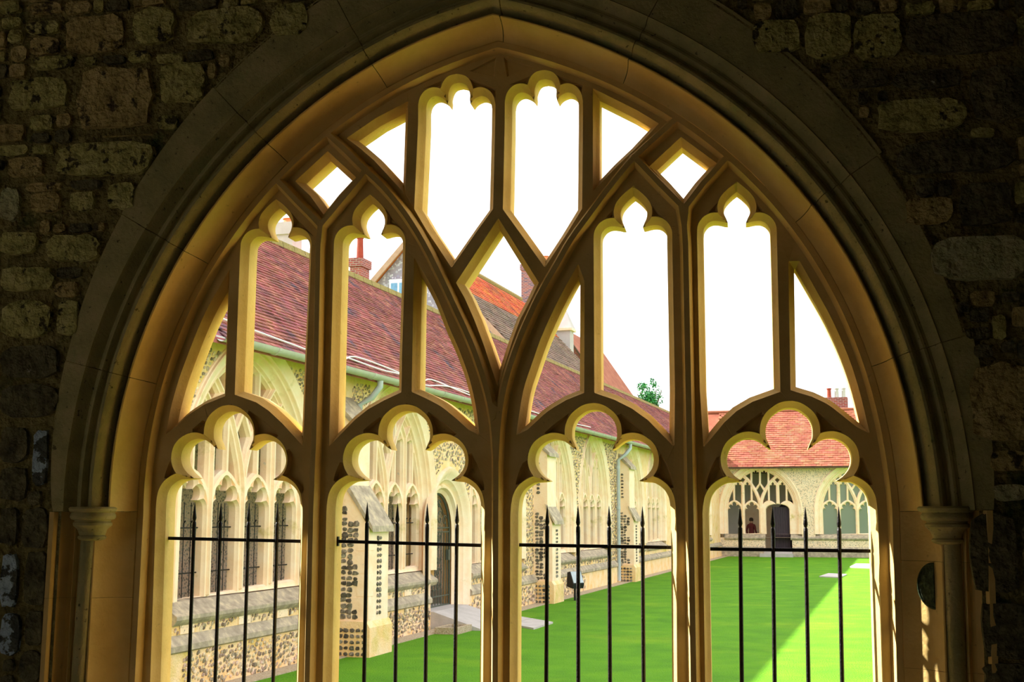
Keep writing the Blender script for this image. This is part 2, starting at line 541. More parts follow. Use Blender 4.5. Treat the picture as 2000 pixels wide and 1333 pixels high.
# plain openings: spandrels, diamonds, the kite
for k, pts in (
        ('C', crom([(928, 833), (922.5, 793.6), (911, 745), (894, 696.6), (874, 651), (854, 599.7), (835.5, 562.7), (824, 543)], 3) + [(820.4, 761), (829.8, 765)] + crom([(849, 774), (874, 788), (902.5, 810.7), (926, 832)], 3)),
        ('C', crom([(1026, 833), (1035.7, 771), (1050, 725.4), (1070, 668.3), (1092.7, 617), (1112.7, 577), (1129.8, 546)], 3) + [(1133.3, 556), (1132.7, 762.5)] + crom([(1104, 773.9), (1067, 796.7), (1038.5, 822.4), (1028, 832)], 3)),
        ('C', crom([(347.7, 827), (354.5, 794), (368, 747), (385, 700), (405, 649), (425.4, 605.3), (446, 569)], 3) + [(439, 769)] + crom([(405, 782.5), (371.4, 804.5), (349, 826)], 3)),
        ('C', [(1554.5, 756.4), (1550.8, 526)] + crom([(1553.7, 526), (1584.7, 581), (1613.5, 634.7), (1642.4, 700.7), (1663, 762.5), (1679, 827)], 3) + crom([(1677, 826), (1654.8, 808), (1621.8, 783), (1588.8, 766.7)], 3)),
        ('T', [(700.9, 276.3), (745, 246), (792.6, 221.1), (787.7, 358.8), (772, 341.6), (744.8, 312.4), (715.5, 287)]),
        ('T', [(1171.3, 197.2), (1205, 214), (1240, 231.5), (1271.6, 250.7), (1235, 290), (1201, 322), (1171.3, 353.5)]),
        ('M', [(907.9, 556.7), (977.2, 451.2), (1043.5, 557.4), (1029, 588), (1010, 623), (994, 667), (976, 723), (959, 672), (940.5, 623), (921.9, 581)]),
        ('D', [(598.5, 359.6), (646.3, 315.3), (687.8, 353.3), (662, 381), (640.4, 408.3), (621, 381)]),
        ('D', [(1283.5, 333.2), (1331.7, 288.2), (1385.2, 327.6), (1358, 358), (1334.9, 388.2), (1308, 358)])):
    OPEN.append({'poly': u_(pts), 'kind': k})
BLIND = [u_([(917, 139), (969, 112), (966, 150), (942, 144)], YF), u_([(984, 112), (1044, 131), (1020, 136), (990, 150)], YF)]

# curve of the main arch on the nose plane, smoothed as a radius over the angle about the springing centre
KL = [(278, 1000), (284, 950), (290, 900), (304, 787), (324, 720), (351, 652), (381, 595), (425, 517), (452, 458), (500, 401), (543, 351), (600, 300), (657, 251), (720, 207), (790, 167), (870, 126), (975.3, 92.4)]
KR = [(1742, 1000), (1738, 950), (1733, 900), (1725, 855), (1704.6, 770.7), (1677.6, 693), (1649, 617), (1620, 559), (1572, 480), (1500, 389), (1433, 323), (1372, 272), (1308, 226), (1243, 188), (1180, 160), (1063, 119), (975.3, 92.4)]
X0 = (U(278, 1000, YW)[0] + U(1742, 1000, YW)[0]) / 2


def smooth_half(px, side, n=64):
    q = np.array([U(x, y, YW) for x, y in px])
    dx, dz = (q[:, 0] - X0) * side, q[:, 1] - ZSPR
    a, r = np.arctan2(dz, dx), np.hypot(dx, dz)
    w = np.ones(len(a))
    w[-1] = 6
    c = np.polyfit(a, r, 4, w=w)
    t = np.linspace(0, math.pi / 2, n)
    rr = np.polyval(c, t)
    return [(X0 + side * R * math.cos(A), ZSPR + R * math.sin(A)) for A, R in zip(t, rr)]


KA, KB = smooth_half(KL, -1), smooth_half(KR, 1)
za = (KA[-1][1] + KB[-1][1]) / 2
KA[-1] = KB[-1] = (X0, za)
jl = U(263, 1333, YW)
jr = U(1752, 1333, YW)
ext = lambda p, q, z: (p[0] + (q[0] - p[0]) * (z - p[1]) / (q[1] - p[1]), z)
KLOW_L = [ext(KA[0], jl, z) for z in (ZB, 1.1, 1.3, 1.5, 1.7)]
KLOW_R = [ext(KB[0], jr, z) for z in (ZB, 1.1, 1.3, 1.5, 1.7)]
KPATH = KLOW_L + KA + KB[::-1][1:] + KLOW_R[::-1]        # left sill, over the crown, right sill
NLOW, NHALF = len(KLOW_L), len(KA)
IAPEX = NLOW + NHALF - 1


def normals(P):
    P = np.array(P)
    out = []
    for i in range(len(P)):
        ns = []
        for a, b in ((i - 1, i), (i, i + 1)):
            if 0 <= a and b < len(P):
                t = P[b] - P[a]
                t = t / np.hypot(*t)
                ns.append(np.array([-t[1], t[0]]))
        m = sum(ns) / len(ns)
        out.append(m / (m @ m) if len(ns) == 2 else m)
    return np.array(out)


KN = normals(KPATH)
offK = lambda d: [tuple(np.array(p) + n * d) for p, n in zip(KPATH, KN)]

CENTRE = {
    'mullion_a': [(596.5, 1470), (599.5, 1333), (606.7, 1000), (612.5, 860), (617, 700), (621, 480), (625, 440)],
    'mullion_b': [(967, 1470), (967, 1333), (968, 1000), (968.5, 900)],
    'mullion_c': [(1357, 1470), (1354.7, 1333), (1349, 1000), (1346, 840), (1339, 480), (1336.5, 440)],
    'ya': [(625, 440), (612, 425.5), (580, 393), (549.8, 361), (530, 343)], 'yb': [(625, 440), (665, 392), (704, 345), (714, 330)],
    'yc': [(1336.5, 440), (1374, 357.6), (1407.7, 320), (1426, 300)], 'yd': [(1336.5, 440), (1332.6, 402.6), (1287.6, 357.6), (1250, 318), (1238, 306)],
    'bl': [(640, 262), (676, 295), (711, 330), (750, 367), (791, 418), (826, 474), (857, 535), (890, 605), (917, 664), (937, 718), (953, 772), (963, 826), (967.5, 880), (968.5, 910)],
    'br': [(1325, 228), (1289.5, 260), (1240.7, 305), (1199.4, 353.5), (1151, 418), (1115.7, 467), (1087.5, 516), (1059, 566), (1034, 617), (1012, 669), (993, 725), (980, 777), (972, 840), (969, 900)]}
CENTRE['yc'] = [(1336.5, 440), (1340, 402), (1374, 357.6), (1407.7, 320), (1426, 300)]
CENTRE['yd'] = [(1336.5, 440), (1330, 400), (1287.6, 357.6), (1250, 318), (1238, 306)]
CEN = {}
for k, v in CENTRE.items():
    CEN[k] = [U(x, y, YW) for x, y in (crom(v, 3) if k in ('bl', 'br') else v)]


# ---- fields
def seg_dist(P, poly, closed=True):
    P = np.asarray(P, float)
    A = np.asarray(poly, float)
    B = np.roll(A, -1, 0) if closed else A[1:]
    A = A if closed else A[:-1]
    best = np.full(len(P), 1e9)
    for a, b in zip(A, B):
        ab = b - a
        L2 = ab @ ab
        if L2 < 1e-14:
            continue
        t = np.clip(((P - a) @ ab) / L2, 0, 1)
        dx = P[:, 0] - a[0] - t * ab[0]
        dy = P[:, 1] - a[1] - t * ab[1]
        np.minimum(best, dx * dx + dy * dy, out=best)
    return np.sqrt(best)


def inside(P, poly):
    P = np.asarray(P, float)
    A = np.asarray(poly, float)
    r = np.zeros(len(P), bool)
    j = len(A) - 1
    for i in range(len(A)):
        yi, yj = A[i, 1], A[j, 1]
        if yi != yj:
            c = ((yi > P[:, 1]) != (yj > P[:, 1])) & (P[:, 0] < (A[j, 0] - A[i, 0]) * (P[:, 1] - yi) / (yj - yi) + A[i, 0])
            r ^= c
        j = i
    return r


def local(P, poly, pad):
    A = np.asarray(poly)
    lo, hi = A.min(0) - pad, A.max(0) + pad
    return np.nonzero((P[:, 0] > lo[0]) & (P[:, 0] < hi[0]) & (P[:, 1] > lo[1]) & (P[:, 1] < hi[1]))[0]


KCLOSED = list(KPATH)


def corners(poly):
    """sharp outward corners of an opening: (point, direction in, direction out, normals)"""
    A = np.asarray(poly, float)
    n = len(A)
    area = sum(A[i][0] * A[(i + 1) % n][1] - A[(i + 1) % n][0] * A[i][1] for i in range(n))
    if area < 0:
        A = A[::-1]
    out = []
    for i in range(n):
        a, b = A[i] - A[i - 1], A[(i + 1) % n] - A[i]
        a, b = a / (np.hypot(*a) + 1e-12), b / (np.hypot(*b) + 1e-12)
        cr, dt = a[0] * b[1] - a[1] * b[0], a @ b
        ang = math.atan2(cr, dt)                               # turn; positive = outward corner of the hole
        if math.radians(22) < ang < math.radians(164):
            out.append((A[i], a, b, np.array([a[1], -a[0]]), np.array([b[1], -b[0]])))
    return out


def f_open(P, ops, pad=.11):
    d = np.full(len(P), 9.0)
    for o in ops:
        ix = local(P, o['poly'], pad)
        if len(ix) == 0:
            continue
        q = P[ix]
        e = seg_dist(q, o['poly'])
        e[inside(q, o['poly'])] *= -1
        for v, a, b, n1, n2 in corners(o['poly']):             # mitred, not rounded
            w = q - v
            k = (w @ a > 0) & (w @ b < 0) & (e > 0) & (np.abs(np.hypot(w[:, 0], w[:, 1]) - e) < 1e-7)
            e[k] = np.maximum(w[k] @ n1, w[k] @ n2)
        d[ix] = np.minimum(d[ix], e)
    return d


def f_major(P):
    d = np.full(len(P), 9.0)
    for c in CEN.values():
        ix = local(P, c, .06)
        if len(ix):
            d[ix] = np.minimum(d[ix], seg_dist(P[ix], c, False))
    k = seg_dist(P, KPATH, False)
    k[~inside(P, KCLOSED)] *= -1
    return np.minimum(d, k + W_NOSE)


def f_eye(P, ops, blind):
    g = np.full(len(P), -1.0)
    dep = np.zeros(len(P))
    for o in ops:
        if 'prim' not in o:
            continue
        ix = local(P, o['prim'], .01)
        if len(ix) == 0:
            continue
        q = P[ix]
        a = seg_dist(q, o['prim'])
        a[~inside(q, o['prim'])] *= -1
        b = seg_dist(q, o['poly'])
        b[inside(q, o['poly'])] *= -1
        e = np.minimum(a - .006, b - W_CH2 - .0015)
        up = e > g[ix]
        g[ix[up]] = e[up]
        dep[ix[up]] = .030 if o['kind'] == 'L' else .020
    for p in blind:
        ix = local(P, p, .02)
        if len(ix) == 0:
            continue
        e = seg_dist(P[ix], p)
        e[~inside(P[ix], p)] *= -1
        up = e > g[ix]
        g[ix[up]] = e[up]
        dep[ix[up]] = .02
    return g, dep


def contour(F, xs, zs, lev):
    """iso-lines of a grid field as simplified polylines"""
    ny, nx = F.shape
    S = F > lev
    case = S[:-1, :-1] * 1 + S[:-1, 1:] * 2 + S[1:, 1:] * 4 + S[1:, :-1] * 8
    jj, ii = np.nonzero((case > 0) & (case < 15))
    pts, adj = {}, {}

    def ept(j, i, h):
        k = ((j * nx + i) << 1) | h
        if k not in pts:
            if h == 0:
                a, b = F[j, i], F[j, i + 1]
                t = (lev - a) / (b - a)
                pts[k] = (xs[i] + t * (xs[i + 1] - xs[i]), zs[j])
            else:
                a, b = F[j, i], F[j + 1, i]
                t = (lev - a) / (b - a)
                pts[k] = (xs[i], zs[j] + t * (zs[j + 1] - zs[j]))
        return k
    tab = {1: [(3, 0)], 2: [(0, 1)], 3: [(3, 1)], 4: [(1, 2)], 5: [(3, 2), (0, 1)], 6: [(0, 2)], 7: [(3, 2)], 8: [(2, 3)], 9: [(2, 0)], 10: [(3, 0), (1, 2)], 11: [(2, 1)], 12: [(1, 3)], 13: [(1, 0)], 14: [(0, 3)]}
    for j, i in zip(jj.tolist(), ii.tolist()):
        for a, b in tab[int(case[j, i])]:
            e = []
            for s in (a, b):
                e.append(ept(j, i, 0) if s == 0 else ept(j, i + 1, 1) if s == 1 else ept(j + 1, i, 0) if s == 2 else ept(j, i, 1))
            adj.setdefault(e[0], []).append(e[1])
            adj.setdefault(e[1], []).append(e[0])
    seen = set()
    lines = []
    starts = [k for k in adj if len(adj[k]) == 1] + list(adj)
    for s in starts:
        if s in seen:
            continue
        ln = [s]
        seen.add(s)
        cur = s
        while True:
            nx_ = [q for q in adj[cur] if q not in seen]
            if not nx_:
                break
            cur = nx_[0]
            seen.add(cur)
            ln.append(cur)
        p = [pts[k] for k in ln]
        if len(p) > 2 and s in adj[cur]:
            p.append(p[0])
        if len(p) > 1:
            lines.append(simplify(np.array(p), .00035))
    return lines


def simplify(P, tol):
    n = len(P)
    keep = np.zeros(n, bool)
    keep[0] = keep[-1] = True
    st = [(0, n - 1)]
    if np.allclose(P[0], P[-1]) and n > 4:
        keep[n // 2] = True
        st = [(0, n // 2), (n // 2, n - 1)]
    while st:
        a, b = st.pop()
        if b - a < 2:
            continue
        ab = P[b] - P[a]
        L = np.hypot(*ab) + 1e-12
        d = np.abs((P[a + 1:b, 0] - P[a, 0]) * ab[1] - (P[a + 1:b, 1] - P[a, 1]) * ab[0]) / L
        k = int(d.argmax())
        if d[k] > tol:
            keep[a + 1 + k] = True
            st += [(a, a + 1 + k), (a + 1 + k, b)]
    return P[keep]


def tracery(ops, blind, cell=.004):
    """triangulates the moulded face of the window; returns vertices (x, depth, z), triangles and a part name per triangle"""
    dom = offK(.024)
    xs = np.arange(min(p[0] for p in dom) - .02, max(p[0] for p in dom) + .02, cell)
    zs = np.arange(ZB - .03, max(p[1] for p in dom) + .02, cell)
    gx, gz = np.meshgrid(xs, zs)
    G = np.stack([gx.ravel(), gz.ravel()], 1)
    FO = f_open(G, ops)
    FM = f_major(G)
    FE, _ = f_eye(G, ops, [])
    sh = gx.shape
    V, E = [], []

    def loop(P, closed):
        b = len(V)
        V.extend([(float(x), float(z)) for x, z in P])
        n = len(P)
        for i in range(n - 1):
            E.append((b + i, b + i + 1))
        if closed:
            E.append((b + n - 1, b))
    loop(dom, True)
    for o in ops:
        loop(o['poly'], True)
    for p in blind:
        c = np.mean(p, 0)
        loop(p, True)
        loop([tuple(c + (np.array(q) - c) * .84) for q in p], True)
    for F, levs in ((FO, (.007, .013, .018, W_CH2)), (FM, (W_NOSE, W_CH1)), (FE, (0.0, .007))):
        for lv in levs:
            for ln in contour(F.reshape(sh), xs, zs, lv):
                if np.allclose(ln[0], ln[-1]):
                    loop(ln[:-1], True)
                else:
                    loop(ln, False)
    r = delaunay_2d_cdt([Vector(v) for v in V], E, [], 0, 1e-5)
    P = np.array([(v.x, v.y) for v in r[0]])
    T = np.array([f for f in r[2] if len(f) == 3])
    C = P[T].mean(1)
    ok = inside(C, dom)
    for o in ops:
        ix = local(C, o['poly'], .001)
        ok[ix[inside(C[ix], o['poly'])]] = False
    T = T[ok]
    C = C[ok]
    used = np.unique(T)
    mp = -np.ones(len(P), int)
    mp[used] = np.arange(len(used))
    P = P[used]
    T = mp[T]
    dO, dM = f_open(P, ops), f_major(P)
    g, dep = f_eye(P, ops, blind)
    y = np.interp(dM, [W_NOSE, W_CH1], [0, D_FILLET])
    y = np.maximum(y, np.interp(dO, [0, .007, .013, .018, W_CH2], [D_REVEAL, .0715, .0615, .0505, D_FILLET]) * (dO < W_CH2 + 1e-5))
    ey = g > 1e-4
    y[ey] = np.maximum(y[ey], D_FILLET + dep[ey] * np.clip(g[ey] / .0068, 0, 1))
    V3 = np.stack([P[:, 0], y, P[:, 1]], 1)

    def part_of(c):
        for k, o in enumerate(ops):
            if 'prim' in o:
                ins = inside(c, o['prim']) & (c[:, 1] > o['zlow'])
                tagv[ins] = k
    tagv = np.full(len(T), -1)
    part_of(C)
    low = (tagv < 0) & (C[:, 1] < ZSPR)
    mx = [np.interp(C[:, 1], [CEN[k][0][1], CEN[k][3][1]], [CEN[k][0][0], CEN[k][3][0]]) for k in ('mullion_a', 'mullion_b', 'mullion_c')]
    dm = np.stack([np.abs(C[:, 0] - m) for m in mx] + [np.abs(C[:, 0] - (X0 - 1.45)), np.abs(C[:, 0] - (X0 + 1.45))], 1)
    tagv[low] = 100 + dm.argmin(1)[low]
    # reveals (walls of the openings) and the back face
    W = []
    for k, o in enumerate(ops):
        p = o['poly']
        n = len(p)
        area = sum(p[i][0] * p[(i + 1) % n][1] - p[(i + 1) % n][0] * p[i][1] for i in range(n))
        q = p if area > 0 else p[::-1]
        for i in range(n):
            a, b = q[i], q[(i + 1) % n]
            c = np.array([[(a[0] + b[0]) / 2, (a[1] + b[1]) / 2]])
            t = -1
            if 'prim' in o and c[0, 1] > o['zlow']:
                t = k
            elif c[0, 1] < ZSPR:
                dmx = [abs(c[0, 0] - np.interp(c[0, 1], [CEN[m][0][1], CEN[m][3][1]], [CEN[m][0][0], CEN[m][3][0]])) for m in ('mullion_a', 'mullion_b', 'mullion_c')] + [abs(c[0, 0] - (X0 - 1.45)), abs(c[0, 0] - (X0 + 1.45))]
                t = 100 + int(np.argmin(dmx))
            W.append((a, b, t))
    # back face
    V, E = [], []
    loop(dom, True)
    for o in ops:
        loop(o['poly'], True)
    r = delaunay_2d_cdt([Vector(v) for v in V], E, [], 0, 1e-5)
    PB = np.array([(v.x, v.y) for v in r[0]])
    TB = np.array([f for f in r[2] if len(f) == 3])
    C = PB[TB].mean(1)
    ok = inside(C, dom)
    for o in ops:
        ok &= ~inside(C, o['poly'])
    return V3, T, tagv, W, PB, TB[ok]


def tracery_meshes(tr, org):
    """one builder per part, in the window's own frame (origin org on the nose plane)"""
    V3, T, tagv, W, PB, TB = tr
    out = {}
    for t in sorted(set(tagv.tolist())):
        idx = T[tagv == t]
        us = np.unique(idx)
        mp = {int(v): i for i, v in enumerate(us)}
        mb = MB()
        mb.add([(V3[v, 0] - org[0], V3[v, 1], V3[v, 2] - org[1]) for v in us], [tuple(mp[int(i)] for i in f) for f in idx])
        out[t] = mb
    seen = {}
    for a, b, t in W:
        mb = out.setdefault(t, MB())
        V = []
        ids = []
        for p, y in ((a, D_REVEAL), (b, D_REVEAL), (b, D_BACK), (a, D_BACK)):
            key = (t, round(p[0], 5), round(p[1], 5), y)
            if key not in seen:
                seen[key] = len(mb.V)
                mb.V.append((p[0] - org[0], y, p[1] - org[1]))
            ids.append(seen[key])
        mb.F.append(tuple(ids))
    mb = out[-1]
    mb.add([(x - org[0], D_BACK, z - org[1]) for x, z in PB], [tuple(int(i) for i in f)[::-1] for f in TB])
    return out
# ------------------------------------------------------------------ window_1: tracery, mullions, cusped heads
def frame(x, y, z, rz=0.0):
    return Matrix.Translation((x, y, z)) @ Matrix.Rotation(rz, 4, 'Z')


TR = tracery(OPEN, BLIND)
win = empty('window_1', frame(X0, YW, 0), kind='structure', label='warmly lit stone traceried window of four lights framing the green courtyard')
tm = tracery_meshes(TR, (X0, 0))
for t, mb in tm.items():
    nm = 'tracery_bars' if t == -1 else 'mullion' if t in (100, 101, 102) else 'jamb_moulding' if t > 102 else {'L': 'cinquefoil_head', 'B': 'trefoil_head', 'A': 'trefoil_head'}[OPEN[t]['kind']]
    o = mb.build(nm, M['ochre'], win)
    recalc(o.data)
    o.data.polygons.foreach_set('use_smooth', [True] * len(o.data.polygons))
    o.data.set_sharp_from_angle(angle=math.radians(28))

# moulded order round the opening: stones with real joints
P_ARCH = [(.023, 0), (.025, -.003), (.027, .002), (.045, .012), (.062, .03), (.075, .058), (.083, .09), (.087, .114), (.091, .117), (.096, .112), (.099, .092), (.105, .080), (.110, .086), (.115, .106), (.122, .128), (.132, .147),
          (.144, .158), (.154, .157), (.163, .148), (.170, .130), (.176, .118), (.184, .120), (.190, .135), (.198, .143), (.207, .140), (.214, .130), (.222, .128), (.236, .140),
          (.248, .162), (.257, .172), (.262, .165)]
P_JAMB = [(.023, 0), (.025, -.003), (.028, .002), (.05, .008), (.075, .018), (.10, .034), (.125, .056), (.145, .08), (.154, .095), (.159, .097), (.165, .088), (.228, .086), (.230, .100), (.234, .109), (.238, .105), (.245, .092),
          (.262, .095), (.280, .124), (.290, .156), (.298, .166), (.318, .165), (.320, .1)]
cum = [0.0]
for a, b in zip(KPATH, KPATH[1:]):
    cum.append(cum[-1] + math.hypot(b[0] - a[0], b[1] - a[1]))
cum = np.array(cum)
KX, KZ = np.array([p[0] for p in KPATH]), np.array([p[1] for p in KPATH])


def at_arc(s):
    i = int(np.clip(np.searchsorted(cum, s) - 1, 0, len(cum) - 2))
    f = (s - cum[i]) / (cum[i + 1] - cum[i])
    n = KN[i] * (1 - f) + KN[i + 1] * f
    return (KX[i] + f * (KX[i + 1] - KX[i]), KZ[i] + f * (KZ[i + 1] - KZ[i])), n


def sweep(mb, s0, s1, prof, ring=None, org=(0, 0, 0), ends=True, jig=0.0):
    st = sorted(set([s0, s1] + [s for s in cum if s0 + .004 < s < s1 - .004]))
    V = []
    for s in st:
        p, n = at_arc(s)
        pr = list(prof)
        if ring:
            w = ring(s)
            pr += [(.2625 + w, .165), (.2645 + w, .10)]
        for l, d in pr:
            l2 = l + jig
            V.append((p[0] + n[0] * l2 - org[0], -d - jig * .6 - org[1], p[1] + n[1] * l2 - org[2]))
    m = len(pr)
    F = [(i * m + j, i * m + j + 1, (i + 1) * m + j + 1, (i + 1) * m + j) for i in range(len(st) - 1) for j in range(m - 1)]
    b = len(V)
    if ends:                                        # joint faces, set back into the wall
        for e in (0, len(st) - 1):
            c0 = len(V)
            for j in range(m):
                x, y, z = V[e * m + j]
                V.append((x, y + .05, z))
            for j in range(m - 1):
                F.append((e * m + j, c0 + j, c0 + j + 1, e * m + j + 1))
    return mb.add(V, F)


def zarc(side, z):
    """arc length where the path crosses height z on one side"""
    r = range(0, IAPEX) if side < 0 else range(len(KPATH) - 2, IAPEX - 1, -1)
    for i in r:
        a, b = KZ[i], KZ[i + 1]
        if min(a, b) <= z <= max(a, b) and a != b:
            return cum[i] + (z - a) / (b - a) * (cum[i + 1] - cum[i])


SA, SE = cum[IAPEX], cum[-1]
s_l, s_r = zarc(-1, ZSPR), zarc(1, ZSPR)
zj = lambda y: U(1000, y, 4.7)[1]
surround = empty('trim_1', frame(X0, YW, 0), kind='structure', label='weathered moulded stone arch and jambs around the window, with small capitals')
jl_ = [zarc(-1, zj(735)), zarc(-1, zj(490)), zarc(-1, zj(290)), zarc(-1, zj(150))]
jr_ = [zarc(1, zj(170)), zarc(1, zj(452)), zarc(1, zj(728))]
ringw = lambda s: .035 + .155 * max(0.0, min(1.0, 1 - abs(s - SA) / (SA - s_l))) ** .7
G_ = .0014
js = [s_l] + jl_ + [SA + .02] + jr_ + [s_r]
for k, (a, b) in enumerate(zip(js, js[1:])):
    mb = MB()
    jg = rnd.uniform(-.0012, .0012)
    rw = rnd.uniform(-.012, .02)
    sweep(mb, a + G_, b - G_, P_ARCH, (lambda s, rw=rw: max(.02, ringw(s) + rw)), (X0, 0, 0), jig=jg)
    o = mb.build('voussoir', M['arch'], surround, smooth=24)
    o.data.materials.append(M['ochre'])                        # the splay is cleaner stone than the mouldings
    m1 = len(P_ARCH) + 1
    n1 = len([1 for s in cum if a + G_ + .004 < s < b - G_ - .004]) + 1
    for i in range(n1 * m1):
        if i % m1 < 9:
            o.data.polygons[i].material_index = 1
for side, zs_ in ((-1, [ZB, zj(1181), ZSPR]), (1, [ZB, zj(1295), zj(1092), ZSPR])):
    for a, b in zip(zs_, zs_[1:]):
        sa, sb = sorted((zarc(side, max(a, ZB + .0005)), zarc(side, b)))
        mb = MB()
        sweep(mb, sa + G_ * .5, sb - G_ * .5, P_JAMB, None, (X0, 0, 0), jig=rnd.uniform(-.0008, .0008))
        mb.build('jamb_stone', M['ochre'], surround, smooth=24)
# backing behind the joints
mb = MB()
sweep(mb, s_l, s_r, [(l, d - .012) for l, d in P_ARCH], ringw, (X0, 0, 0), ends=False)
sweep(mb, 0, s_l, [(l, d - .010) for l, d in P_JAMB], None, (X0, 0, 0), ends=False)
sweep(mb, s_r, SE, [(l, d - .010) for l, d in P_JAMB], None, (X0, 0, 0), ends=False)
mb.build('bedding_mortar', M['mortar'], surround)
CAPP = [(0, 1.919), (.094, 1.919), (.100, 1.912), (.097, 1.902), (.083, 1.896), (.089, 1.887), (.089, 1.878), (.084, 1.870), (.071, 1.866), (.069, 1.861), (.076, 1.855), (.076, 1.846), (.068, 1.839), (.058, 1.83), (.051, 1.81),
        (.049, 1.806), (.055, 1.801), (.055, 1.794), (.049, 1.789), (.034, 1.785)]
for side, s in ((-1, s_l), (1, s_r)):
    p, n = at_arc(s)
    cx = p[0] + side * .176 - X0
    MB().lathe((cx, -.082), CAPP, 28).build('capital', M['arch'], surround, smooth=35)
    bt = (KX[0] if side < 0 else KX[-1]) + side * .197 - X0
    mb = MB()
    mb.tube([(cx + side * .012, -.080, 1.795), ((cx - side * .176 + side * .190) * .5 + bt * .5, -.082, 1.37), (bt, -.080, ZB)], [.033, .032, .032], 20, False)
    mb.build('shaft', M['arch'], surround, smooth=40)
# sill
mb = MB()
mb.prism([(-.16, ZB + .02), (0.0, ZB + .02), (.02, ZB), (.17, ZB - .01), (.42, ZB - .14), (.42, ZB - .3), (-.16, ZB - .3)], -1.75, 1.75, 'x')
mb.build('sill', M['ochre'], surround)

# ------------------------------------------------------------------ wall_front: rubble, mortar, and the next windows' openings out of view
wf = empty('wall_front', frame(X0, YW, 0), kind='structure', label='dark rubble stone wall around the window arch')
WX0, WX1, WZ1 = -6.9, 6.9, 4.75
out = [(x, z) for x, z in offK(.275)]
V, E = [], []


def loop_(P):
    b = len(V)
    V.extend([Vector((p[0] - X0, p[1])) for p in P])
    E.extend([(b + i, b + (i + 1) % len(P)) for i in range(len(P))])


rects = [[(X0 + x0, .3), (X0 + x1, .3), (X0 + x1, WZ1), (X0 + x0, WZ1)] for x0, x1 in ((WX0, WX1),)]
sidewin = [[(X0 + c - 1.25, ZB), (X0 + c + 1.25, ZB), (X0 + c + 1.25, 1.9), (X0 + c + 1.05, 2.7), (X0 + c, 3.6), (X0 + c - 1.05, 2.7), (X0 + c - 1.25, 1.9)] for c in ()]
loop_(rects[0])
loop_(out)
for w in sidewin:
    loop_(w)
r = delaunay_2d_cdt(V, E, [], 0, 1e-5)
P2 = np.array([(v.x, v.y) for v in r[0]])
T2 = [f for f in r[2]]
C2 = np.array([P2[list(f)].mean(0) for f in T2])
bad = inside(C2, [(x - X0, z) for x, z in out])
for w in sidewin:
    bad |= inside(C2, [(x - X0, z) for x, z in w])
mb = MB()
mb.add([(x, -.150, z) for x, z in P2], [tuple(f) for f, k in zip(T2, bad) if not k])
mb.build('mortar_bed', M['mortar'], wf)
mb = MB()                                                       # the wall's outer leaf and the lintel above
mb.add([(x, .19, z) for x, z in P2], [tuple(f) for f, k in zip(T2, bad) if not k])
mb.build('outer_leaf', M['flintwall'], wf)
for w in sidewin:
    mb = MB()
    n = len(w)
    mb.add([(x - X0, y, z) for y in (-.122, .19) for x, z in w], [(i, (i + 1) % n, n + (i + 1) % n, n + i) for i in range(n)])
    mb.build('side_reveal', M['ochre'], wf)

YST = YW - .152
occ_x0, occ_z0, cs = -3.35, 1.05, .01
OC = np.zeros((330, 470), bool)                                 # occupancy of the wall face, 1 cm cells
ccx = occ_x0 + (np.arange(OC.shape[1]) + .5) * cs
ccz = occ_z0 + (np.arange(OC.shape[0]) + .5) * cs
gx, gz = np.meshgrid(ccx, ccz)
GP = np.stack([gx.ravel(), gz.ravel()], 1)
ring_out = []
for s in np.linspace(0, SE, 160):
    p, n = at_arc(s)
    w = (.285 + ringw(s)) if s_l < s < s_r else .328
    ring_out.append((p[0] + n[0] * w, p[1] + n[1] * w))
OC |= inside(GP, ring_out).reshape(OC.shape)

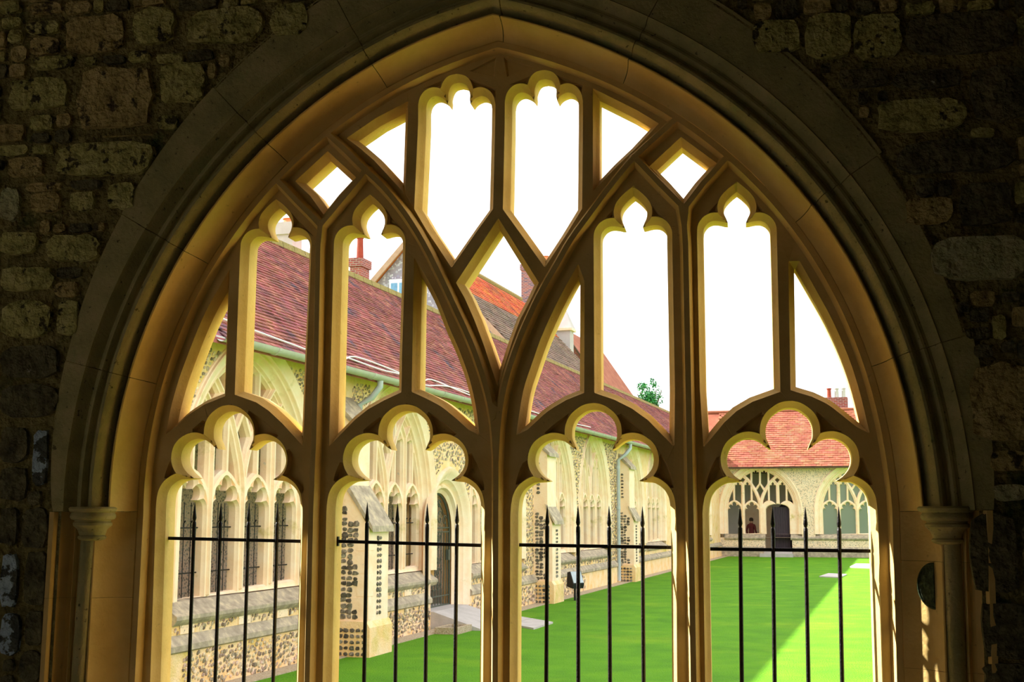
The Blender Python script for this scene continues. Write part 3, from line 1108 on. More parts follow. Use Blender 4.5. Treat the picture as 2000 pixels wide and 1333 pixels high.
STONES = [  # outlines read from the photograph: x0, y0, x1, y1, kind (0 olive, 1 brown, 2 dark, 3 pale, 4 limewashed), proud
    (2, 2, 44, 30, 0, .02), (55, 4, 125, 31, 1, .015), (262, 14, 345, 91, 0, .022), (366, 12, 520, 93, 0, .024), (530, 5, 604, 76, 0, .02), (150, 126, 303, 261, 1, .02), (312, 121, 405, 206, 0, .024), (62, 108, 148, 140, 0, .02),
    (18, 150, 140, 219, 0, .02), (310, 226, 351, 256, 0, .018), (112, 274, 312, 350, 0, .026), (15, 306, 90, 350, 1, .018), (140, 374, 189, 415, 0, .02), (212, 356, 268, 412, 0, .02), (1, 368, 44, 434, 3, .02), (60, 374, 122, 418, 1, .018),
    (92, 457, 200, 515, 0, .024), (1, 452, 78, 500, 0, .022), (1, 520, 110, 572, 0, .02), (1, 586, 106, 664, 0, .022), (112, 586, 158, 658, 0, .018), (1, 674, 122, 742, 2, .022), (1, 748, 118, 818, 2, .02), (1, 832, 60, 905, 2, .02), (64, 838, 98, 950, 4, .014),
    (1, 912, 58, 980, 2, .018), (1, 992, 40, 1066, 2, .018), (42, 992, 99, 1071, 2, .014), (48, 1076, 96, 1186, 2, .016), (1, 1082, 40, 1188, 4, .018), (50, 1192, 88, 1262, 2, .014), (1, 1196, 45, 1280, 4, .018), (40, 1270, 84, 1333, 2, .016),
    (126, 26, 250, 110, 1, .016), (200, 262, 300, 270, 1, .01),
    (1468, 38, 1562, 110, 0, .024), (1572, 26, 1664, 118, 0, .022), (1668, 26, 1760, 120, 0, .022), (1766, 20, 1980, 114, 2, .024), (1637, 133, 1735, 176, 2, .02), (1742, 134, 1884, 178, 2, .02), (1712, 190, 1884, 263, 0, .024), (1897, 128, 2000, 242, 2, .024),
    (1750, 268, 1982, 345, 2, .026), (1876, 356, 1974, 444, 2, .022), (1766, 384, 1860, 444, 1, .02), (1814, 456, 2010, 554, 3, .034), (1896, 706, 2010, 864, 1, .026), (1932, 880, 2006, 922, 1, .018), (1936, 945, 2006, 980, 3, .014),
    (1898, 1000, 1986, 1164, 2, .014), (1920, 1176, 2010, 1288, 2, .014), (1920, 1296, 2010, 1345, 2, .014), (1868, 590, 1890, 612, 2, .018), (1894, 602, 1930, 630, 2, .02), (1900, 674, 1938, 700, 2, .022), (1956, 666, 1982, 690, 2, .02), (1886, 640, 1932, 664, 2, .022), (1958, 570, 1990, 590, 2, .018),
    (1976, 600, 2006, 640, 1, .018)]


def wall_stone(xa, za, xb, zb, kind, d):
    mb = MB()
    mb.lump(((xa + xb) / 2 - X0, YST - YW, (za + zb) / 2), (1, 0, 0), (0, 0, 1), (0, -1, 0), xb - xa, zb - za, d, k=16, taper=.80)
    i0, i1 = int((xa - .008 - occ_x0) / cs), int((xb + .008 - occ_x0) / cs)
    j0, j1 = int((za - .006 - occ_z0) / cs), int((zb + .006 - occ_z0) / cs)
    OC[max(j0, 0):max(j1, 0), max(i0, 0):max(i1, 0)] = True
    return mb.build('stone', M['limewash'] if kind == 4 else M['rubble'][kind], wf, smooth=50)


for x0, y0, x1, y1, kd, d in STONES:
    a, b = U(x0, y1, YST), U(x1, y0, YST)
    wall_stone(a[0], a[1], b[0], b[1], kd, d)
r2 = random.Random(5)
nst = 0
for j in range(0, OC.shape[0] - 3):                            # fill what is left with smaller, roughly coursed stones
    i = 0
    while i < OC.shape[1] - 3:
        if OC[j, i]:
            i += 1
            continue
        w, h = r2.randint(6, 19), r2.randint(5, 10)
        while w > 4 and OC[j:j + h, i:i + w].any():
            w -= 1
        while h > 3 and OC[j:j + h, i:i + w].any():
            h -= 1
        if w <= 4 or h <= 3 or OC[j:j + h, i:i + w].any():
            OC[j, i] = True
            i += 1
            continue
        xa, za = occ_x0 + i * cs + .006, occ_z0 + j * cs + .005
        right = xa > X0
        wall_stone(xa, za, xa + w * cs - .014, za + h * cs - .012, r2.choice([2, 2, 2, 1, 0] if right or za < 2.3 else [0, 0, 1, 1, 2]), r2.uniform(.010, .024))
        OC[j:j + h, i:i + w] = True
        nst += 1
        i += w

# the rest of the walk behind the camera
MB().box(-7, 7, -1.6, 4.68, .2, .3).build('floor', M['floor'], kind='structure', label='stone floor of the cloister walk')
MB().box(-7, 7, -1.6, 4.68, WZ1, WZ1 + .12).build('ceiling', M['oak'], kind='structure', label='dark timber ceiling over the cloister walk')
MB().box(-7, 7, -1.75, -1.6, .2, WZ1 + .1).build('wall_back', M['plaster'], kind='structure', label='plain wall at the back of the cloister walk')
MB().box(-7.95, -7.82, -1.7, 4.9, .2, WZ1 + .1).build('wall_left', M['plaster'], kind='structure', label='end wall of the cloister walk, left side')
MB().box(6.0, 6.13, -1.7, 4.9, .2, WZ1 + .1).build('wall_right', M['plaster'], kind='structure', label='end wall of the cloister walk, right side')
# lean-to roof above so that no daylight comes over the wall
mb = MB()
mb.box(-7.95, 6.13, -1.75, 5.1, WZ1 + .121, WZ1 + .25)
mb.build('roof', M['tile'], kind='structure', label='roof slab above the cloister walk')

# ------------------------------------------------------------------ iron railings, one for each light
YR = 4.915
RAILS = [((330, 1052), (588, 1058), [(381, 981, 368.5), (432, 982, 420), (486.7, 982, 476), (542.7, 983, 533.5)], 'leftmost light, before the arched windows'),
         ((660, 1058), (938.5, 1066), [(717.5, 982, 711), (776.5, 983, 772), (834.6, 984, 831), (893, 985, 888.5)], 'light before the iron gate and buttress'),
         ((1015, 1065), (1311, 1070), [(1069, 987, 1067), (1129, 988, 1129.5), (1189.5, 989, 1191.5), (1254.6, 990, 1257)], 'light before the black floodlight'),
         ((1389.5, 1073), (1702, 1077), [(1445.4, 989, 1449), (1509, 990, 1513), (1572.7, 990, 1579), (1638, 990, 1645)], 'rightmost light, before the sunlit lawn')]
for (a, b, bars, where) in RAILS:
    pa, pb = U(a[0], a[1], YR), U(b[0], b[1], YR)
    root = empty('iron_railing', frame((pa[0] + pb[0]) / 2, YR, ZB), label='black iron railing of four spiked bars in the ' + where, cat='railing', group='iron railings in the window lights')
    ox = (pa[0] + pb[0]) / 2
    mb = MB()
    mb.prism([(pa[0] - .005 - ox, pa[1] - .0065 - ZB), (pb[0] + .005 - ox, pb[1] - .0065 - ZB), (pb[0] + .005 - ox, pb[1] + .0065 - ZB), (pa[0] - .005 - ox, pa[1] + .0065 - ZB)], -.005, .005)
    rail = mb.build('rail', M['iron'], root)
    if a[0] == 660:
        MB().box(pa[0] - ox - .004, pa[0] - ox + .004, -.008, .008, pa[1] - ZB - .019, pa[1] - ZB + .019).build('wall_plate', M['iron'], rail)
    for xt, yt, xb in bars:
        pt, pq = U(xt, yt, YR), U(xb, 1333, YR)
        ux = lambda z: pt[0] + (pq[0] - pt[0]) * (pt[1] - z) / (pt[1] - pq[1]) - ox
        zt = pt[1]
        prof = [(0.0006, zt), (.003, zt - .018), (.0068, zt - .05), (.0088, zt - .066), (.0066, zt - .074), (.0046, zt - .0785), (.008, zt - .084), (.0085, zt - .10), (.0075, zt - .18), (.0078, zt - .4), (.0085, ZB + .001)]
        mb = MB()
        mb.tube([(ux(z), 0, z - ZB) for r, z in prof], [r for r, z in prof], 8)
        mb.build('spiked_bar', M['iron'], root, smooth=50)

# ------------------------------------------------------------------ oval plaque on the right-hand splay
c = U(1829, 1146, YW - .085)
tvec = Vector((.042, -.034, 0)).normalized()
nvec = Vector((-tvec.y, tvec.x, 0))
if nvec.x > 0:
    nvec = -nvec
V, F = [], []
ring = [(-.070 * math.cos(a), .083 * math.sin(a)) for a in np.linspace(-math.pi / 2, math.pi / 2, 25)]
for sc_, h in ((1, -.01), (1, .006), (.93, .009), (.88, .006), (.5, .011)):
    for x, z in ring:
        p = tvec * (x * sc_) + nvec * h
        V.append((p.x, p.y, z * sc_))
m = len(ring)
F = [(k * m + i, k * m + i + 1, (k + 1) * m + i + 1, (k + 1) * m + i) for k in range(4) for i in range(m - 1)] + [tuple(range(4 * m, 5 * m))] + [tuple(k * m for k in range(5)) + tuple(k * m + m - 1 for k in range(4, -1, -1))]
mb = MB()
mb.add(V, F)
pl = mb.build('oval_plaque', M['bronze'], smooth=30, label='dark green oval plaque set in the right-hand jamb below the capital', cat='plaque')
pl.location = (c[0], YW - .060, c[1])
# ------------------------------------------------------------------ lawn, path, gravel
mb = MB()
mb.add([(-60, 5.0, 0), (60, 5.0, 0), (90, 140, 0), (-90, 140, 0)], [(0, 1, 2, 3)])
mb.build('lawn', M['lawn'], kind='structure', label='bright green mown lawn of the cloister garth, half in shade')
mb = MB()
mb.add([(-70, -8, -.02), (70, -8, -.02), (70, 5.0, -.02), (-70, 5.0, -.02)], [(0, 1, 2, 3)])
mb.build('ground', M['gravel'], kind='structure', label='ground under the cloister walk')

ML = frame(-7.35 * N2[0], -7.35 * N2[1], 0, math.pi / 2 - AZ)       # left range: x along the wall, y into it, z up
MF = frame(54.9 * D2[0], 54.9 * D2[1], 0, -AZ)                      # far range: x to the right, y into it
wl = lambda x, y, z=0: ML @ Vector((x, y, z))


def slab(px, name, label, h=.03, cat='paving slab', group=None, mat='paving'):
    P = [ground(x, y) for x, y in px]
    cx, cy = sum(p[0] for p in P) / len(P), sum(p[1] for p in P) / len(P)
    mb = MB()
    mb.prism([(p[0] - cx, p[1] - cy) for p in P], 0, h, 'z')
    o = mb.build(name, M[mat], label=label, cat=cat, group=group)
    o.location = (cx, cy, 0)
    return o


A_, B_ = [(846, 1196), (1043, 1231)], [(890, 1186), (1081, 1219)]
pth = empty('garden_path', Matrix.Translation((*ground(950, 1207), 0)), label='pale stone path from the iron gate out onto the lawn', cat='path')
q = WM[pth.name].inverted()
for k in range(5):
    t0, t1 = k / 5 + .004, (k + 1) / 5 - .004
    pp = [A_[0], A_[1], B_[0], B_[1]]
    g0, g1, h0, h1 = [Vector((*ground(*p), 0)) for p in pp]
    quad = [g0.lerp(g1, t0), g0.lerp(g1, t1), h0.lerp(h1, t1), h0.lerp(h1, t0)]
    mb = MB()
    mb.prism([tuple((q @ v)[:2]) for v in quad], 0, .03, 'z')
    mb.build('paving_slab', M['paving'], pth)
slab([(1600, 1128), (1618, 1122), (1654, 1124), (1640, 1130)], 'ground_slab', 'flat grey slab in the sunlit lawn, the nearer of two', .03)
slab([(1660, 1110), (1672, 1104), (1720, 1105), (1715, 1112)], 'ground_slab', 'flat pale slab in the sunlit lawn, the farther of two', .05)

# ------------------------------------------------------------------ pieces shared by the windows of the other ranges
trj = MB()
for mb in tm.values():
    trj.add(mb.V, mb.F)
TRACERY = trj.mesh('window_tracery', M['cream'], 28)
recalc(TRACERY)
TRACERY.polygons.foreach_set('use_smooth', [True] * len(TRACERY.polygons))
TRACERY.set_sharp_from_angle(angle=math.radians(28))
P_EXT = [(.023, 0), (.03, .004), (.05, .02), (.066, .05), (.074, .075), (.085, .082), (.09, .074), (.10, .066), (.112, .07), (.122, .085), (.13, .112), (.14, .12), (.16, .118), (.19, .13), (.235, .150), (.262, .165), (.275, .16), (.28, .135), (.30, .13), (.31, .11)]
sm = MB()
sweep(sm, 0, SE, P_EXT, None, (X0, 0, 0), ends=False)
SURROUND = sm.mesh('window_surround', M['cream'], 24)
HOLE = [(p[0] - X0, p[1]) for p in offK(.26)]
HOLE = [(x, .80 if z < ZB + .02 else z) for x, z in HOLE]


def wall_with_holes(name, x0, x1, z0, z1, holes, mat, parent, thick=.45, inner=None):
    V, E = [], []

    def lp(P):
        b = len(V)
        V.extend([Vector(p) for p in P])
        E.extend([(b + i, b + (i + 1) % len(P)) for i in range(len(P))])
    lp([(x0, z0), (x1, z0), (x1, z1), (x0, z1)])
    for h in holes:
        lp(h)
    r = delaunay_2d_cdt(V, E, [], 0, 1e-5)
    P = np.array([(v.x, v.y) for v in r[0]])
    T = [f for f in r[2]]
    C = np.array([P[list(f)].mean(0) for f in T])
    ok = np.ones(len(T), bool)
    for h in holes:
        ok &= ~inside(C, h)
    mb = MB()
    Tk = [tuple(f) for f, k in zip(T, ok) if k]
    mb.add([(x, 0, z) for x, z in P], Tk)
    mb.add([(x, thick, z) for x, z in P], [f[::-1] for f in Tk])
    for h in holes:
        n = len(h)
        mb.add([(x, y, z) for y in (0, thick) for x, z in h], [(i, (i + 1) % n, n + (i + 1) % n, n + i) for i in range(n)])
    return mb.build(name, mat, parent)


def place_window(c, parent, bars=False, mesh=None):
    w = empty('window', None, parent)
    w.location = (c, .118, 0)
    WM[w.name] = WM[parent.name] @ Matrix.Translation((c, .118, 0))
    for nm, me in (('window_tracery', mesh or TRACERY), ('window_surround', SURROUND)):
        link(bpy.data.objects.new(nm, me), w)
    if bars:
        for k, o in enumerate(OPEN[:4]):
            xs_ = [p[0] - X0 for p in o['poly']]
            a, b = min(xs_), max(xs_)
            for z in (1.22, 1.72):
                mb = MB()
                mb.tube([(a - .02, .14, z), (b + .02, .14, z)], .008, 6)
                for t in (.25, .5, .75):
                    x = a + (b - a) * t
                    if z < 1.5:
                        mb.tube([(x, .14, ZB - .02), (x, .14, 2.0)], .005, 6)
                    else:
                        mb.tube([(x, .14, z), (x, .14, z + .05), (x, .12, z + .08)], .008, 6)
                mb.build('saddle_bar', M['iron'], w)
    return w


def sill_band(c, parent, half=1.72):
    mb = MB()
    mb.prism([(-.07, .76), (-.07, .80), (.0, .845), (.118, .935), (.30, .955), (.30, .70), (-.02, .70), (-.05, .73)], c - half, c + half, 'x')
    mb.build('sill', M['sillstone'], parent)


# ------------------------------------------------------------------ left range
BL = empty('cloister_range', ML, label='flint and limestone cloister range with tiled roof along the left of the lawn', cat='building')
WINS = [9.1, 13.55, 18.0, 23.25, 27.55, 31.35, 36.1, 39.85, 46.2, 50.4]
DOORC, DOORW = 20.42, .70
HZ = {}


def arch_poly(c, hw, zs, za, z0, n=12):
    """outline of a pointed opening"""
    h = za - zs
    R = (hw * hw + h * h) / (2 * hw)
    L = []
    for i in range(n + 1):
        t = i / n * math.asin(min(1, h / R)) if R >= h else i / n * math.pi / 2
        L.append((hw - R + R * math.cos(t), zs + R * math.sin(t)))
    L[-1] = (0, za)
    right = [(c + x, z) for x, z in L]
    left = [(c - x, z) for x, z in L[::-1][1:]]
    return [(c - hw, z0), (c + hw, z0)] + right + left


EAVE, RIDGE, RY = 3.80, 6.38, 2.5
holes = [[(c + x, z) for x, z in HOLE] for c in WINS] + [arch_poly(DOORC, DOORW + .24, 1.55, 2.62, .27)]
fw = wall_with_holes('flint_wall', 6.5, 56, -.05, EAVE, holes, M['mortar2'], BL)
for c in WINS:
    place_window(c, BL, bars=c in (13.55, 18.0))
    sill_band(c, BL)
# walk inside the range
MB().box(6.5, 58, .4, 3.4, -.05, .05).build('walk_floor', M['floor'], BL)
MB().box(6.5, 58, 3.25, 3.5, 0, 4.3).build('inner_wall', M['flintwall'], BL)
MB().box(6.4, 6.5, 0, 3.5, 0, 4.3).build('end_wall', M['flintwall'], BL)
MB().box(6.5, 58, .45, 3.3, 3.62, 3.72).build('walk_ceiling', M['oak'], BL)
# string course and plinth
BUTS = [(15.62, .68), (25.7, .72), (34.25, .72), (43.6, .7)]
segs = [(6.5, DOORC - 1.0), (DOORC + 1.0, 56)]
for a, b in segs:
    MB().prism([(-.09, .44), (-.09, .50), (0.0, .60), (.05, .60), (.05, .42), (-.06, .42)], a, b, 'x').build('string_course', M['sillstone'], BL)
    MB().prism([(-.055, -.05), (-.055, .42), (.05, .42), (.05, -.05)], a, b, 'x').build('plinth', M['mortar2'], BL)
MB().box(12.0, 56, -.34, -.05, -.02, .012).build('gravel_strip', M['gravel'], BL)

# flints set in the near wall, in the plinth and buttresses
fr = random.Random(3)


def flints(region, parent, mat, step, size, depth, yface, near=None, skip=None):
    """jittered lumps on a wall face y = yface; the nearest stay separate, the rest are joined"""
    x0, x1, z0, z1 = region
    pts = []
    z = z0
    row = 0
    while z < z1:
        x = x0 + (row % 2) * step * .5
        while x < x1:
            px, pz = x + fr.uniform(-.3, .3) * step, z + fr.uniform(-.3, .3) * step
            if x0 < px < x1 and z0 < pz < z1 and not (skip and skip(px, pz)):
                pts.append((px, pz))
            x += step
        z += step * .82
        row += 1
    rest = MB()
    n_single = 0
    for px, pz in pts:
        s = size * fr.uniform(.65, 1.25)
        mb = MB() if near and near(px, pz) else rest
        mb.lump((px, yface, pz), (math.cos(.5 * fr.random()), 0, math.sin(.5 * fr.random())), (0, 0, 1), (0, -1, 0), s, s * fr.uniform(.6, .95), depth, k=7, r=fr, taper=.45, jit=.74)
        if mb is not rest:
            mb.build('flint', mat, parent)
            n_single += 1
    if rest.V:
        rest.build('flints', mat, parent, kind='stuff')
    return n_single


HA = [np.array(h) for h in holes]
HOUT = [[(c + p[0] - X0, p[1]) for p in offK(.305)] for c in WINS[:6]] + [arch_poly(DOORC, DOORW + .36, 1.55, 2.8, 0)]
HBB = [(min(p[0] for p in h), max(p[0] for p in h), max(p[1] for p in h)) for h in HOUT]


def in_hole(x, z):
    if abs(x - DOORC) < 1.12 and z < .8:
        return True
    for h, b in zip(HOUT, HBB):
        if b[0] < x < b[1] and z < b[2]:
            if z < .98 and z > .62 and b[0] + .05 < x < b[1] - .05:
                if z > .7:
                    return True
                continue
            if z <= .7:
                if h is HOUT[-1]:
                    return True
                continue
            if inside([(x, z)], h)[0]:
                return True
    return any(a - .05 < x < a + w + .05 for a, w in BUTS)


cnt = flints((11.9, 20.0, .62, 3.72), fw, M['flint'], .066, .058, .012, 0, near=lambda x, z: 12.2 < x < 15.1 and z > 2.5 and fr.random() < .75, skip=in_hole)
cnt += flints((20.0, 34.0, .62, 3.72), fw, M['flint'], .085, .074, .012, 0, skip=in_hole)
flints((12.0, 19.4, .02, .40), fw, M['flint'], .066, .058, .014, -.055, near=lambda x, z: x < 14.6 and fr.random() < .8, skip=lambda x, z: any(a - .02 < x < a + w + .02 for a, w in BUTS))
flints((21.5, 30.0, .02, .40), fw, M['flint'], .10, .09, .016, -.055, skip=lambda x, z: any(a - .02 < x < a + w + .02 for a, w in BUTS))
# dressed blocks in the strip under the first windows
for x in (12.0, 13.25, 14.2, 17.0, 18.4):
    MB().box(x, x + .28, -.012, .05, .605, .70).build('dressed_block', M['cream'], fw)

# buttresses
for bi, (a, w) in enumerate(BUTS):
    b = empty('buttress', None, BL)
    b.location = (a, 0, 0)
    WM[b.name] = ML @ Matrix.Translation((a, 0, 0))
    pr = .60 if bi == 0 else .40
    zt = 1.66
    zs = 2.22 if bi == 0 else 1.98
    mb = MB()
    mb.prism([(.02, -.05), (-pr, -.05), (-pr, zt), (-.30, zs), (-.30, 3.12), (.02, 3.42)], 0, w, 'x')
    mb.build('core', M['cream'], b)
    mb = MB()
    mb.prism([(.0, -.06), (-pr - .05, -.06), (-pr - .05, .38), (-pr, .46), (.0, .46)], -.05, w + .05, 'x')
    mb.build('base_course', M['mortar2'], b)
    sl = MB()                                                      # sloping weathering stones, lower and upper
    sl.prism([(-pr - .07, zt - .03), (-pr - .06, zt + .05), (-.27, zs + .08), (-.27, zs - .02)], -.03, w + .03, 'x')
    sl.build('weathering_slab', M['sillstone'], b)
    sl = MB()
    sl.prism([(-.36, 3.06), (-.35, 3.14), (.0, 3.50), (.0, 3.38)], -.03, w + .03, 'x')
    sl.build('weathering_slab', M['sillstone'], b)
    if bi < 3:
        mbr = MB()                                                 # squared flints on the near side face
        step = .085 if bi == 0 else .088
        z = .52
        while z < zs - .1:
            ymax = -pr if z < zt else -pr + (z - zt) / (zs - zt) * (pr - .30)
            qw = .16 if int(z / .3) % 2 else .24
            y = -.03
            while y > ymax + qw:
                s = step * fr.uniform(.8, 1.25)
                tgt = MB() if bi == 0 else mbr
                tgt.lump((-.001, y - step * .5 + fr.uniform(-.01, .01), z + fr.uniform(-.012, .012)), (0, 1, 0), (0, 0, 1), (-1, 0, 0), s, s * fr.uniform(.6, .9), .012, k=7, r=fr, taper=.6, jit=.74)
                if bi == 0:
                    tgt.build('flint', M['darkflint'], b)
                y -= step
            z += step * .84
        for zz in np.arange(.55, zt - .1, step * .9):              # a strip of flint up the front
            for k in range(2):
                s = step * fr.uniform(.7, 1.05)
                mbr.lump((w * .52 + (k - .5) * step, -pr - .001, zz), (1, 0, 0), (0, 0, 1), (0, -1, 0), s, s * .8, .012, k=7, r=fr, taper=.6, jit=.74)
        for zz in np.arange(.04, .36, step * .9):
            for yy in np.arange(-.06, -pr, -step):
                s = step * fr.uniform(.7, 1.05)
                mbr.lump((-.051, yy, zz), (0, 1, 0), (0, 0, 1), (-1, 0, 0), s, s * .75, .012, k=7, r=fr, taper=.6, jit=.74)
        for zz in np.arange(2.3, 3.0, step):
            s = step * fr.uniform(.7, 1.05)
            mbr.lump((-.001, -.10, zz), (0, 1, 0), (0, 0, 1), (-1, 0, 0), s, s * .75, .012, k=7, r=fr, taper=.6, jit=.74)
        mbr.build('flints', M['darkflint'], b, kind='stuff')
        for k, zz in enumerate(np.arange(.48, zt - .05, .3)):      # quoins at the near outer corner
            d_ = .16 if k % 2 else .24
            MB().box(-.006, .16 if k % 2 else .10, -pr - .006, -pr + d_, zz + .004, zz + .292).build('quoin', M['cream'], b)

# arched doorway with an iron gate
dw = MB()
rings = [(0, .20), (.05, .16), (.07, .10), (.10, .09), (.12, .13), (.15, .10), (.18, .04), (.22, .02), (.26, -.02), (.30, -.05), (.34, -.06), (.36, -.02), (.36, .06)]
V = []
for e, y in rings:
    V.append([(x, y, z) for x, z in arch_poly(DOORC, DOORW + e, 1.55, 2.22 + e * 1.25, .27)[1:]] + [(DOORC - DOORW - e, y, .27)])
n = len(V[0])
dw.add([v for r_ in V for v in r_], [(k * n + i, k * n + i + 1, (k + 1) * n + i + 1, (k + 1) * n + i) for k in range(len(V) - 1) for i in range(n - 1)])
dw.build('door_surround', M['cream'], BL, smooth=30)
MB().prism([(-.85, -.05), (-.85, .03), (-.05, .28), (.45, .30), (.45, -.05)], DOORC - .85, DOORC + .85, 'x').build('door_ramp', M['paving'], BL)
gt = empty('iron_gate', ML @ Matrix.Translation((DOORC, .24, .28)), label='scrolled wrought iron gate in the arched stone doorway of the left range', cat='gate')
ap = arch_poly(0, DOORW - .01, 1.27, 1.93, .02)
MB().tube([(x, 0, z) for x, z in ap + [ap[0]]], .02, 6).build('gate_frame', M['gateiron'], gt)
for z in (.18, 1.27, 1.34):
    MB().tube([(-DOORW, 0, z), (DOORW, 0, z)], .012, 6).build('gate_rail', M['gateiron'], gt)
for k in range(9):
    x = -DOORW + .14 * (k + 1) - .0
    if abs(x) < DOORW - .03:
        zt_ = 1.27
        MB().tube([(x, 0, .03), (x, 0, zt_)], .008, 6).build('gate_bar', M['gateiron'], gt)


def scroll(cx, cz, r, s, flip):
    return [(cx + flip * r * (1 - t) * math.cos(s * 7.5 * t + .4), -.012, cz + r * (1 - t) * math.sin(s * 7.5 * t + .4)) for t in np.linspace(0, .85, 18)]


for k, z in enumerate((.36, .58, .80, 1.02, 1.18)):
    for fl in (-1, 1):
        MB().tube(scroll(fl * .10, z, .10, 1 if k % 2 else -1, fl), .009, 5).build('gate_scroll', M['gateiron'], gt)
for fl in (-1, 1):
    for cx, cz, r in ((.17, 1.50, .15), (.42, 1.46, .11), (.14, 1.74, .09)):
        MB().tube(scroll(fl * cx, cz, r, 1, fl), .009, 5).build('gate_scroll', M['gateiron'], gt)
    MB().tube([(fl * DOORW * .98 * (1 - t * t) * .75, 0, 1.34 + .5 * t) for t in np.linspace(0, 1, 10)], .009, 5).build('gate_scroll', M['gateiron'], gt)
MB().box(DOORW - .12, DOORW - .03, -.03, .03, .78, .96).build('gate_lock', M['gateiron'], gt)
# small drain kerb beside the step
dk = empty('drain_kerb', ML @ Matrix.Translation((19.2, -.5, 0)), label='small brick-edged drain beside the gate step', cat='drain')
for x0, x1, y0, y1 in ((-.35, .35, -.22, -.15), (-.35, .35, .09, .16), (-.35, -.28, -.15, .09), (.28, .35, -.15, .09)):
    MB().box(x0, x1, y0, y1, 0, .10).build('brick_edging', M['gravel'], dk)
MB().box(-.28, .28, -.15, .09, 0, .03).build('drain_grate', M['iron'], dk)

# roof, gutter, pipes, cables
RE = (-.34, EAVE - .02)
slope = np.array([RY - RE[0], RIDGE - RE[1]])
SL = np.hypot(*slope)
su = slope / SL
sn = np.array([-su[1], su[0]])


def tiles(parent, x0, x1, mat, gauge, width, thick, single=None, ymir=False, e=RE, u=su, nrm=sn, length=SL, sag=.02):
    rest = MB()
    one = MB()
    t = thick

    def tile(mb, x, s, w, g, lift):
        V = []
        for xx in (x, x + w):
            for ds, dn in ((0, 0), (0, t), (g * 1.5, 0), (g * 1.5, t * .55)):
                yy = e[0] + u[0] * (s + ds) + nrm[0] * (dn + lift * (1 if ds == 0 else 0) + .004)
                zz = e[1] + u[1] * (s + ds) + nrm[1] * (dn + lift * (1 if ds == 0 else 0) + .004)
                V.append((xx, yy, zz))
        mb.add(V, [(0, 4, 5, 1), (1, 5, 7, 3), (0, 1, 3, 2), (4, 6, 7, 5)])
    rows = int(length / gauge)
    for r in range(rows):
        s = r * gauge
        x = x0 + (r % 2) * width * .5
        while x < x1:
            w = width * fr.uniform(.93, .99)
            l = t * fr.uniform(.5, 1.1) + sag * .5 * (math.sin(x * 1.3 + r * .2) * .3)
            if single and single(x, s):
                mb = MB()
                tile(mb, x, s, w, gauge, l)
                mb.build('tile', mat, parent)
            else:
                tile(rest, x, s, w, gauge, l)
            x += width
    if rest.V:
        rest.build('tiles', mat, parent, kind='stuff')


rf = MB()
rf.prism([RE, (RY, RIDGE), (RY + 2.85, RE[1]), (RY + 2.85, RE[1] - .1), (RY, RIDGE - .12), (RE[0], RE[1] - .06)], 6.4, 60.0, 'x')
rfo = rf.build('roof', M['tile'], BL)
tiles(rfo, 12.2, 56.4, M['tile'], .088, .155, .016, single=lambda x, s: 13.95 < x < 16.35 and .35 < s < 2.6)
mo = MB()
x = 12.0
while x < 57:
    w = .42
    V = []
    for xx in (x, x + w * .97):
        for a in np.linspace(-1.15, math.pi + 1.15, 7):
            V.append((xx, RY + .13 * math.cos(a), RIDGE - .03 + .12 * math.sin(a)))
    mo.add(V, [(i, i + 1, 7 + i + 1, 7 + i) for i in range(6)])
    x += w
mo.build('ridge_tiles', M['moss'], BL, kind='stuff')
gu = MB()
n = 9
V = []
gx_ = np.arange(12.0, 56.6, 1.5)
for xx in gx_:
    for a in np.linspace(-math.pi, 0, n):
        V.append((xx, -.40 + .075 * math.cos(a), EAVE + .01 + .075 * math.sin(a)))
gu.add(V, [(i * n + k, i * n + k + 1, (i + 1) * n + k + 1, (i + 1) * n + k) for i in range(len(gx_) - 1) for k in range(n - 1)])
gut = gu.build('gutter', M['lead'], BL, smooth=60)
for xx in np.arange(13.2, 40, .95):
    mb = MB()
    V = []
    for x2 in (xx, xx + .05):
        for a in np.linspace(-math.pi, 0, n):
            V.append((x2, -.40 + .084 * math.cos(a), EAVE + .01 + .084 * math.sin(a)))
    mb.add(V, [(k, k + 1, n + k + 1, n + k) for k in range(n - 1)] + [tuple(range(n)), tuple(range(n, 2 * n))])
    mb.build('gutter_joint', M['lead'], gut)
dp = MB()
dp.tube([(33.95, -.40, EAVE - .06), (33.95, -.40, 3.62), (33.8, -.3, 3.45), (33.75, -.10, 3.3), (33.75, -.09, .05)], .05, 10)
dpo = dp.build('downpipe', M['pipe'], BL, smooth=50)
for z in (.9, 2.0, 3.1):
    MB().lathe((33.75, -.09), [(.05, z - .04), (.062, z - .04), (.062, z + .04), (.05, z + .04)], 12).build('pipe_collar', M['pipe'], dpo)
dp = MB()
dp.tube([(16.4, -.40, EAVE - .06), (16.4, -.40, 3.66), (16.38, -.28, 3.5), (16.36, -.10, 3.4), (16.36, -.09, 1.9)], .045, 10)
dp.build('downpipe', M['pipe'], BL, smooth=50)
rp_ = lambda x, s, l=.05: (x, RE[0] + su[0] * s + sn[0] * l, RE[1] + su[1] * s + sn[1] * l)
cb = empty('roof_cable', ML @ Matrix.Translation((15, 0, EAVE)), label='pair of pale cables lying along the tiles above the gutter', cat='cable')
off = Vector((15, 0, EAVE))
for pts in ([(12.2, .42), (13.6, .27), (15.2, .14), (16.2, .38), (17.4, .30), (18.3, .16), (19.2, .34), (20.4, .20), (21.5, .12), (24, .2), (27, .14), (30, .2)],
            [(15.6, .30), (16.8, .20), (17.6, .22), (18.4, .09), (19.4, .22), (20.4, .28), (21.6, .20), (23, .1)]):
    MB().tube([Vector(rp_(x, s)) - off for x, s in crom(pts, 4)], .012, 5).build('cable', M['cable'], cb)

